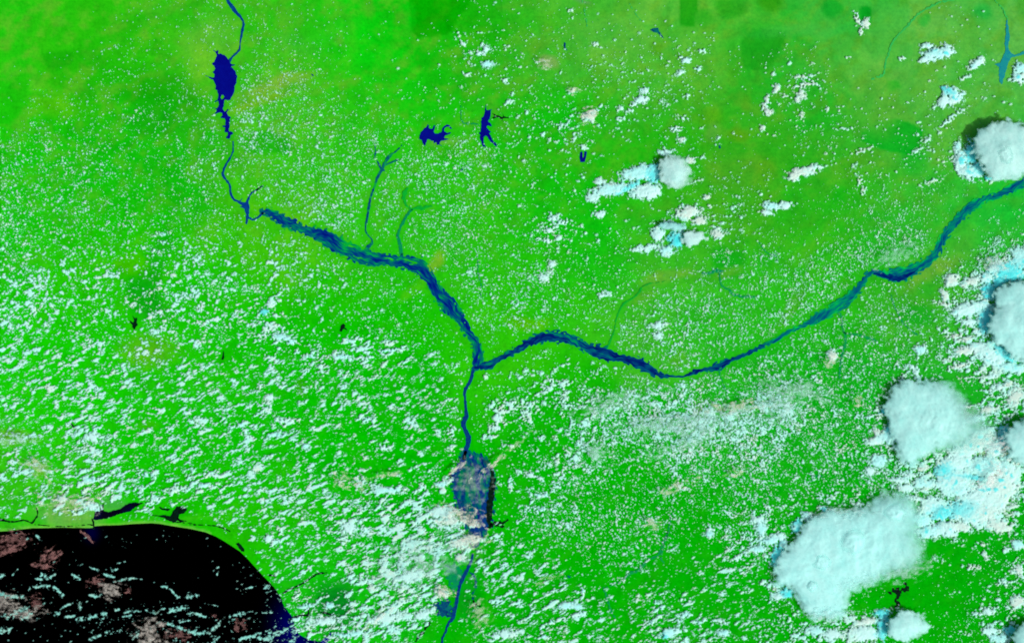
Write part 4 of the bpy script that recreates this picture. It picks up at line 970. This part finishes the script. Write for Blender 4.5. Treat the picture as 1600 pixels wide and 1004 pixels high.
order = np.argsort(inv, kind='stable')
starts = np.concatenate([[0], np.cumsum(cnt)])
rank = np.argsort(-cnt)
in_frame = []
for r in rank[:700]:
    if roots[r] < 0:
        continue
    f = order[starts[r]:starts[r + 1]]
    mx = vx[quads[f]].mean(); my = vy[quads[f]].mean()
    if -10 < mx < 1610 and -10 < my < 1014:
        in_frame.append((r, f, mx, my))
    if len(in_frame) >= 290:
        break
info = []
for r, f, mx, my in in_frame:
    X = vx[quads[f]].ravel(); Y = vy[quads[f]].ravel()
    c = np.cov(np.stack([X, Y])); ev = np.sort(np.linalg.eigvalsh(c))
    el = math.sqrt(ev[1] / max(ev[0], .01))
    A = len(f)
    size = 'sprawling' if A > 2500 else 'large' if A > 500 else 'mid-sized' if A > 160 else 'small'
    shape = 'streaky' if el > 2.6 else 'elongated' if el > 1.7 else 'ragged' if A > 300 else 'rounded'
    tc = vc[quads[f].ravel()].mean(0)
    colr = 'cyan' if tc[0] < .42 and tc[1] > .6 else 'beige' if tc[0] > .72 and tc[2] < .82 else 'grey' if tc[1] < .6 else 'white'
    dd = [math.hypot(mx - x, my - y) for x, y, _ in LANDMARKS]
    li = int(np.argmin(dd)); lx, ly, ln = LANDMARKS[li]
    ang = math.degrees(math.atan2(ly - my, mx - lx)) % 360
    di = DIRS[int((ang + 22.5) // 45) % 8]
    where = ('over ' + ln) if dd[li] < 10 else di + ' of ' + ln
    noun = 'cloud bank' if A > 2500 else 'cumulus cloud'
    info.append((size + ' ' + shape + ' ' + colr + ' ' + noun + ' ' + where, noun, dd[li], f, mx, my, A))
byl = {}
for i, t in enumerate(info):
    byl.setdefault(t[0], []).append(i)
ORD = ['nearest', 'second nearest', 'third nearest', 'fourth nearest', 'fifth nearest', 'sixth nearest', 'seventh nearest', 'eighth nearest', 'ninth nearest', 'tenth nearest', 'eleventh nearest', 'twelfth nearest']
labels = {}
for s, idx in byl.items():
    idx.sort(key=lambda i: info[i][2])
    for kk, i in enumerate(idx):
        labels[i] = s if len(idx) == 1 else ' '.join((s + ', ' + (ORD[kk] if kk < 12 else 'one of the farther ones')).split()[:16])

taken = np.zeros(len(quads), bool)
for i, (s, noun, dd, f, mx, my, A) in enumerate(info):
    taken[f] = True
    q = quads[f]
    vv, qi = np.unique(q.ravel(), return_inverse=True)
    qi = qi.reshape(-1, 4)
    nb = len(vv)
    top = np.stack([vx[vv] - mx, my - vy[vv], vz[vv] - BASE], 1)
    inn = vin[vv]
    bm = np.arange(nb); bm[inn] = nb + np.arange(inn.sum())
    bot = top[inn].copy(); bot[:, 2] = 0.0
    co = np.vstack([top, bot]); cc = np.vstack([vc[vv], vc[vv][inn]])
    Q = np.vstack([qi, bm[qi][:, ::-1]])
    nm = noun.replace(' ', '_')
    link(nm, make_mesh(nm, co, Q, cc), M_CUM, (mx - CX, CY - my, BASE), label=labels[i], cat='cloud', group='fair weather clouds over the land and sea')
q = quads[~taken]
vv, qi = np.unique(q.ravel(), return_inverse=True)
qi = qi.reshape(-1, 4)
co = np.stack([vx[vv] - CX, CY - vy[vv], vz[vv]], 1)
link('small_cumulus_field', make_mesh('small_cumulus_field', co, qi, vc[vv]), M_CUM, label='thousands of tiny white fair weather cloud puffs speckling the green land', cat='clouds', kind='stuff')
print('CLOUDS individual', len(info), 'smallest', info[-1][6], 'quads', len(quads), 'components', len(roots))

# ------------------------------------------------------------------ storm clouds
def persp(x, y, z):
    k = 1 - z / SAT
    return CX + (x - CX) * k, CY + (y - CY) * k

SG = 1.35
def storm(P, zt, soft_w, soft_e, seed, label, edge=.6, tops=(), tint=(.52, .88, .84), thin_e=0.0, swirl=None):
    P = np.array([persp(x, y, zt * .8) for x, y in P])
    cx, cy = P[:, 0].mean(), P[:, 1].mean()
    pad = 14 + soft_e
    xs = np.arange(P[:, 0].min() - pad, P[:, 0].max() + pad, SG)
    ys = np.arange(P[:, 1].min() - pad, P[:, 1].max() + pad, SG)
    X, Y = np.meshgrid(xs, ys)
    h, w = X.shape
    nn = lambda lam, s, st=1, an=0, f=spec_noise: f(h + 30, w + 30, lam / SG, seed + s, stretch=st, ang=an)[:h, :w]
    d0 = poly_sdf(P, X, Y)
    d = d0 + 2.4 * nn(12, 1, f=low_noise) + .4 * nn(3, 2, f=low_noise)
    u = (X - P[:, 0].min()) / (P[:, 0].max() - P[:, 0].min())
    soft_w *= 1.9; soft_e *= 1.5
    soft = soft_w + (soft_e - soft_w) * smooth(.3, .95, u)
    F = d + soft * .22
    al = 1 - np.exp(-2.4 * (np.clip(F, 0, None) / soft) ** 1.3)
    al = al * (1 - thin_e * smooth(.55, 1.05, u))
    din = np.clip(d0 + soft * .22 + .6 * np.clip(d - d0, -4, 4) * np.exp(-np.clip(d0, 0, None) / 5), 0, None)
    bill = 1.0 * np.abs(nn(17, 3)) + 0.5 * np.abs(nn(9, 4)) + .1 * nn(5, 5)
    top = zt * (edge + (1 - edge) * (1 - np.exp(-din / 17))) - bill * smooth(0, 14, din) * .15 + .3 * nn(30, 6)
    if swirl is not None:
        for sxx, syy, rr, amp in swirl:
            px, py = persp(sxx, syy, zt)
            r = np.hypot(X - px, Y - py)
            top += amp * np.exp(-(r / rr) ** 2) + .35 * np.sin(r / rr * 9 + .6 * nn(14, 7)) * np.exp(-(r / (1.25 * rr)) ** 2)
    bot = 2.0 + (zt * (edge - .06) - 2) * np.exp(-din / 14)
    top = np.maximum(top, bot + .15)
    vid, vx_, vy_, ins, q = iso_mesh(F, xs, ys)
    tz = np.where(ins, top.ravel()[vid], zt * (edge - .03))
    bz = np.where(ins, bot.ravel()[vid], zt * (edge - .03))
    tw = nn(26, 8, f=low_noise)
    tcol = np.array(tint)[None, None, :] * (1 + .035 * tw[..., None] * np.array([1.3, .5, .5])) * (1 - .04 * np.abs(nn(7, 9, 1.5, 30)))[..., None]
    tcol = tcol * np.array([.78, .93, .92])
    col = np.concatenate([tcol, al[..., None]], 2).reshape(-1, 4)[vid]
    col[~ins, 3] = 0
    nb = len(vid)
    bm = np.arange(nb); bm[ins] = nb + np.arange(ins.sum())
    tc_ = np.stack([vx_ - cx, cy - vy_, tz], 1); bc = np.stack([vx_ - cx, cy - vy_, bz], 1)[ins]
    root = link('storm_cloud', None, None, (cx - CX, CY - cy, 0), label=label, cat='cloud')
    link('anvil', make_mesh('anvil', np.vstack([tc_, bc]), np.vstack([q, bm[q][:, ::-1]]), np.vstack([col, col[ins]])), M_STORM, parent=root)
    for k, (tx, ty, rx, ry, hh) in enumerate(tops):
        tx, ty = persp(tx, ty, zt)
        i = np.arange(-1, 1.0001, 1 / 14)
        U, V = np.meshgrid(i, i)
        R = np.hypot(U, V)
        rs = np.random.default_rng(seed * 7 + k)
        wob = np.zeros_like(R)
        for m in range(2, 7):
            wob += .05 * np.sin(m * np.arctan2(V, U) + rs.uniform(0, 6.28)) 
        n3 = spec_noise(60, 60, 5, seed + 40 + k)[:R.shape[0], :R.shape[1]]
        Rw = R * (1 + wob)
        Xw = tx + U * rx; Yw = ty + V * ry
        ii = np.clip(((Xw - xs[0]) / SG).round().astype(int), 0, w - 1); jj = np.clip(((Yw - ys[0]) / SG).round().astype(int), 0, h - 1)
        base = top[jj, ii]
        zz = base - .2 + 1.5 * hh * np.clip(1 - Rw ** 2, 0, 1) ** 1.3 * (1 + .07 * n3) + .26 * np.sin(Rw * 17 + 1.3 * n3) * np.clip(1 - Rw, 0, 1)
        F2 = 1 - Rw
        a2 = smooth(0, .6, F2)
        ids = np.arange(R.size).reshape(R.shape)
        keep = (F2[:-1, :-1] > 0) & (F2[1:, :-1] > 0) & (F2[:-1, 1:] > 0) & (F2[1:, 1:] > 0)
        qq = np.stack([ids[:-1, :-1], ids[1:, :-1], ids[1:, 1:], ids[:-1, 1:]], -1)[keep]
        vv, q2 = np.unique(qq.ravel(), return_inverse=True)
        co = np.stack([Xw.ravel()[vv] - cx, cy - Yw.ravel()[vv], zz.ravel()[vv]], 1)
        cc = np.concatenate([np.tile(np.array(tint) * np.array([.81, .96, .95]), (len(vv), 1)), a2.ravel()[vv][:, None]], 1)
        link('overshooting_top', make_mesh('overshooting_top', co, q2.reshape(-1, 4), cc), M_STORM, parent=root)
    return root

storm([(1522,215),(1530,203),(1545,195),(1560,190),(1580,188),(1600,191),(1620,205),(1632,230),(1625,260),(1605,275),(1585,281),(1565,282),(1550,278),(1538,265),(1528,250),(1522,235)],
      25, 4, 9, 301, edge=.66, label='round pale storm cloud at the upper right edge beside its black shadow', tops=[(1572,242,14,15,.9)], tint=(.56,.84,.80), swirl=[(1574,236,30,1.5)])
storm([(1555,455),(1568,444),(1590,440),(1640,440),(1690,470),(1690,560),(1640,580),(1600,568),(1580,558),(1568,543),(1555,535),(1547,520),(1545,505),(1550,490),(1556,482),(1562,478),(1557,468)],
      22, 4, 8, 311, 'tall white storm cloud cut by the right edge below the eastern river', tint=(.54,.90,.86), swirl=[(1600,500,34,2.0)])
storm([(1384,622),(1396,605),(1420,596),(1452,594),(1482,600),(1502,616),(1516,640),(1534,652),(1550,672),(1540,690),(1510,695),(1482,700),(1460,706),(1440,716),(1428,727),(1412,722),(1398,702),(1394,680),(1387,660),(1384,640)],
      16, 6, 36, 321, 'smooth swirled storm cloud with a blurred eastern edge', tint=(.52,.88,.84), thin_e=.55, swirl=[(1466,662,26,2.6)])
storm([(1214,915),(1212,890),(1218,870),(1232,855),(1245,840),(1257,822),(1275,806),(1300,797),(1325,798),(1350,794),(1367,781),(1385,773),(1405,771),(1424,780),(1436,798),(1438,820),(1434,835),(1442,850),(1442,868),(1430,882),(1410,892),(1390,897),(1370,908),(1345,918),(1325,928),(1324,945),(1318,962),(1296,969),(1270,965),(1255,955),(1248,935),(1240,922),(1228,915)],
      14, 7, 24, 331, 'huge pale storm cloud at the lower right with three bulging tops', tops=[(1333,845,22,24,1.8),(1398,800,19,16,1.5),(1269,915,10,10,1.5),(1285,878,16,14,.8)], tint=(.54,.93,.90), thin_e=.25, swirl=[(1333,845,36,1.5),(1398,800,26,1.2)])
storm([(1386,982),(1392,966),(1405,957),(1425,954),(1440,963),(1453,978),(1446,990),(1425,1000),(1402,1003),(1390,996)],
      20, 3, 8, 341, 'small oval storm cloud at the bottom edge right of centre', tint=(.58,.92,.88))
storm([(1570,690),(1578,668),(1600,655),(1650,655),(1668,690),(1650,725),(1600,726),(1580,712)],
      24, 4, 8, 351, 'rounded storm cloud at the right edge below the swirled one', tint=(.56,.92,.88))
storm([(1588,985),(1600,975),(1650,970),(1670,1010),(1650,1060),(1600,1055),(1586,1020),(1584,1000)],
      24, 4, 8, 361, 'storm cloud in the bottom right corner', tint=(.54,.90,.86))
storm([(1031,250),(1048,242),(1068,246),(1080,258),(1083,272),(1072,286),(1062,293),(1048,294),(1036,286),(1029,272)],
      17, 4, 12, 371, 'grey-white anvil cloud with an icy tail to its west, upper middle right', tint=(.60,.84,.80), thin_e=.15)
storm([(1064,363),(1078,357),(1092,361),(1104,372),(1092,382),(1076,387),(1065,380)],
      13, 3, 5, 381, 'small grey-white storm top south of the grey anvil', tint=(.66,.88,.84))
storm([(1030,352),(1040,347),(1058,348),(1070,352),(1072,358),(1055,360),(1038,359)],
      13, 3, 5, 391, 'thin icy cap just north-west of the small storm top', tint=(.40,.78,.76), thin_e=.2)

# ------------------------------------------------------------------ thin cirrus veils
def veil(x, y, rx, ry, rot, op, tint, seed, label, zt=9.0):
    x, y = persp(x, y, zt)
    st = max(1.0, min(rx, ry) / 9.0)
    m = 1.5
    us = np.arange(-m * rx, m * rx + st, st); vs = np.arange(-m * ry, m * ry + st, st)
    U, V = np.meshgrid(us, vs)
    h, w = U.shape
    n1 = low_noise(h + 20, w + 20, 9 / st, seed, stretch=2.2)[:h, :w]
    n2 = low_noise(h + 20, w + 20, 3.5 / st, seed + 1, stretch=2.0)[:h, :w]
    R = np.sqrt((U / rx) ** 2 + (V / ry) ** 2)
    F = .95 - R + .42 * n1 + .22 * n2
    F = np.minimum(F, np.minimum(m - np.abs(U) / rx, m - np.abs(V) / ry) * 2)
    vid, a, b_, ins, q = iso_mesh(F, us, vs)
    if len(q) == 0: return
    f = np.clip(F.ravel()[vid], 0, None)
    al = op * smooth(0, .9, f)
    th = .9 * smooth(0, .8, f)
    an = radians(rot)
    wx = a * math.cos(an) - (-b_) * math.sin(an)
    wy = a * math.sin(an) + (-b_) * math.cos(an)
    nb = len(vid)
    bm = np.arange(nb); bm[ins] = nb + np.arange(ins.sum())
    top = np.stack([wx, wy, th], 1); bot = np.stack([wx, wy, -th], 1)[ins]
    col = np.concatenate([np.tile(np.array(tint), (nb, 1)), al[:, None]], 1)
    link('cirrus_veil', make_mesh('cirrus_veil', np.vstack([top, bot]), np.vstack([q, bm[q][:, ::-1]]), np.vstack([col, col[ins]])), M_VEIL,
         (x - CX, CY - y, zt), label=label, cat='thin cloud', group='thin cirrus veils')
BG = (.72, .72, .62); PK = (.34, .17, .16); GR = (.50, .47, .42); CYV = (.50, .80, .76)
VE = [
 (738,752,30,36,10,.30,(.42,.56,.52),'faint grey film over the teal flooded plain'),
 (716,730,22,4.5,32,.75,BG,'short beige wisp crossing the head of the teal flooded plain'),(766,728,40,4.5,38,.8,BG,'long beige diagonal wisp over the teal flooded plain'),(812,690,24,4,35,.35,BG,'faint beige wisp trailing north-east from the long diagonal one'),
 (617,739,22,4,6,.6,BG,'lone flat beige streak west of the flooded plain'),(580,746,20,3,15,.35,BG,'faint streak left of the lone flat one'),(735,812,24,16,-20,.75,BG,'beige veil over the southern end of the flooded plain'),(705,800,26,14,0,.55,BG,'beige veil on the western bank of the flooded plain'),(740,845,22,14,10,.6,BG,'pale veil just below the teal flooded plain'),
 (693,925,15,9,-20,.7,BG,'small beige veil beside the lower river marsh'),(545,752,26,11,-10,.6,BG,'beige smudge in the dense clouds of the central south'),(235,992,26,22,0,.75,GR,'opaque grey-brown cloud on the sea at the bottom edge'),(278,992,20,11,0,.5,PK,'pink-brown fringe right of the opaque sea cloud'),
 (174,920,17,15,-20,.65,GR,'grey-brown cloud patch in the middle of the sea'),(150,908,12,8,0,.45,PK,'small red-brown smudge left of the grey-brown sea patch'),(20,842,30,12,0,.5,PK,'reddish veil off the left end of the coast'),(15,858,28,8,15,.6,PK,'lower reddish veil off the left end of the coast'),
 (78,868,14,13,45,.75,PK,'red-brown curved wisp over the western sea'),(65,884,16,6,-10,.65,PK,'red-brown tail under the curved wisp'),(136,838,12,3,-42,.6,PK,'tiny red wisp just off the coast'),(10,940,26,14,0,.5,GR,'grey veil on the left edge of the sea'),(55,940,8,14,-10,.4,PK,'brown wisp inside the cloud ring on the sea'),(370,978,5,11,-5,.55,PK,'left-hand brown column at the right of the sea'),(381,976,5,10,0,.45,PK,'right-hand brown column at the right of the sea'),
 (200,923,5,4,0,.5,PK,'tiny brown dot east of the grey-brown sea patch'),(335,962,6,4,-20,.45,PK,'tiny brown dot by the wavy sea clouds'),(40,958,30,10,0,.45,GR,'grey veil with bright lumps low on the western sea'),
 (22,688,40,9,5,.6,CYV,'pale grey veil at the left edge above the coast'),(110,785,44,15,0,.5,BG,'beige haze patch north-west of the deep blue lagoon'),(60,730,30,14,-30,.35,BG,'faint beige veil on the western land'),(1150,635,46,9,6,.5,BG,'beige band over the pale cloud sheet'),(1100,665,60,18,8,.4,CYV,'pale cyan sheet south of the eastern river'),
 (1020,665,50,16,8,.4,CYV,'pale sheet west of the pale cyan one'),(1120,648,110,13,10,.4,CYV,'long pale band across the cloud field below the eastern river'),(1090,690,90,11,16,.35,CYV,'lower pale band across the cloud field below the eastern river'),
 (1240,610,60,20,-8,.35,CYV,'pale film over the right part of the cloud field below the eastern river'),(960,630,70,18,12,.28,CYV,'pale film over the left part of the cloud field below the eastern river'),(660,880,70,40,15,.3,CYV,'broad pale film over the dense delta clouds'),(930,705,26,16,-20,.5,CYV,'pale ragged sheet on the green plain'),(1225,640,30,24,-20,.45,CYV,'pale sheet at the right end of the cloud sheet'),(1060,760,30,8,25,.5,BG,'pale slanted wisp in the southeast plain'),(1150,740,16,6,20,.5,BG,'small beige wisp east of the slanted one'),
 (1300,560,9,12,-20,.6,BG,'upright beige wisp below the eastern river'),(1340,630,7,12,-20,.5,BG,'upright beige wisp west of the swirled storm cloud'),(1400,400,44,14,25,.3,CYV,'faint cyan haze along the broad river basin'),(1555,415,22,14,0,.5,(.55,.72,.68),'grey veil above the right-edge storm cloud'),
 (1570,690,46,14,30,.45,(.80,.82,.78),'streaky pale veil between the two right-edge storm clouds'),(1555,740,40,14,35,.45,(.85,.84,.80),'streaky pinkish veil over the southeastern cloud bank'),(1500,655,40,22,0,.35,(.40,.62,.58),'thin grey fringe on the upper right of the swirled storm cloud'),
 (1420,890,40,16,20,.4,(.50,.75,.72),'soft fringe on the south-east side of the huge storm cloud'),(1350,905,40,12,15,.5,(.50,.85,.82),'soft lower fringe of the huge storm cloud'),(1290,960,34,14,0,.5,(.50,.82,.80),'soft foot of the huge storm cloud'),(1315,800,50,10,5,.5,(.45,.72,.70),'grey upper fringe of the huge storm cloud'),
 (855,905,26,5,25,.4,BG,'faint beige streak over the southern plain'),(1021,818,12,8,0,.55,BG,'small pale patch north of the winding southern stream'),(600,960,30,3.5,35,.5,BG,'thin beige streak in the dense delta clouds'),(750,960,14,20,30,.35,BG,'faint beige smear right of the bottom river'),
 (921,182,13,14,0,.65,BG,'beige patch north of the U-shaped lake'),(896,142,11,6,10,.55,BG,'smaller beige patch north of the beige one'),(852,100,14,9,10,.3,BG,'very faint pinkish patch under northern popcorn clouds')]
for i, (x, y, rx, ry, rot, op, tn, lb) in enumerate(VE):
    veil(x, y, rx, ry, rot, op, tn, 500 + i * 3, lb, zt=9.0 + (i % 7) * .35 if x < 1180 else 12.0 + (i % 7) * .35)
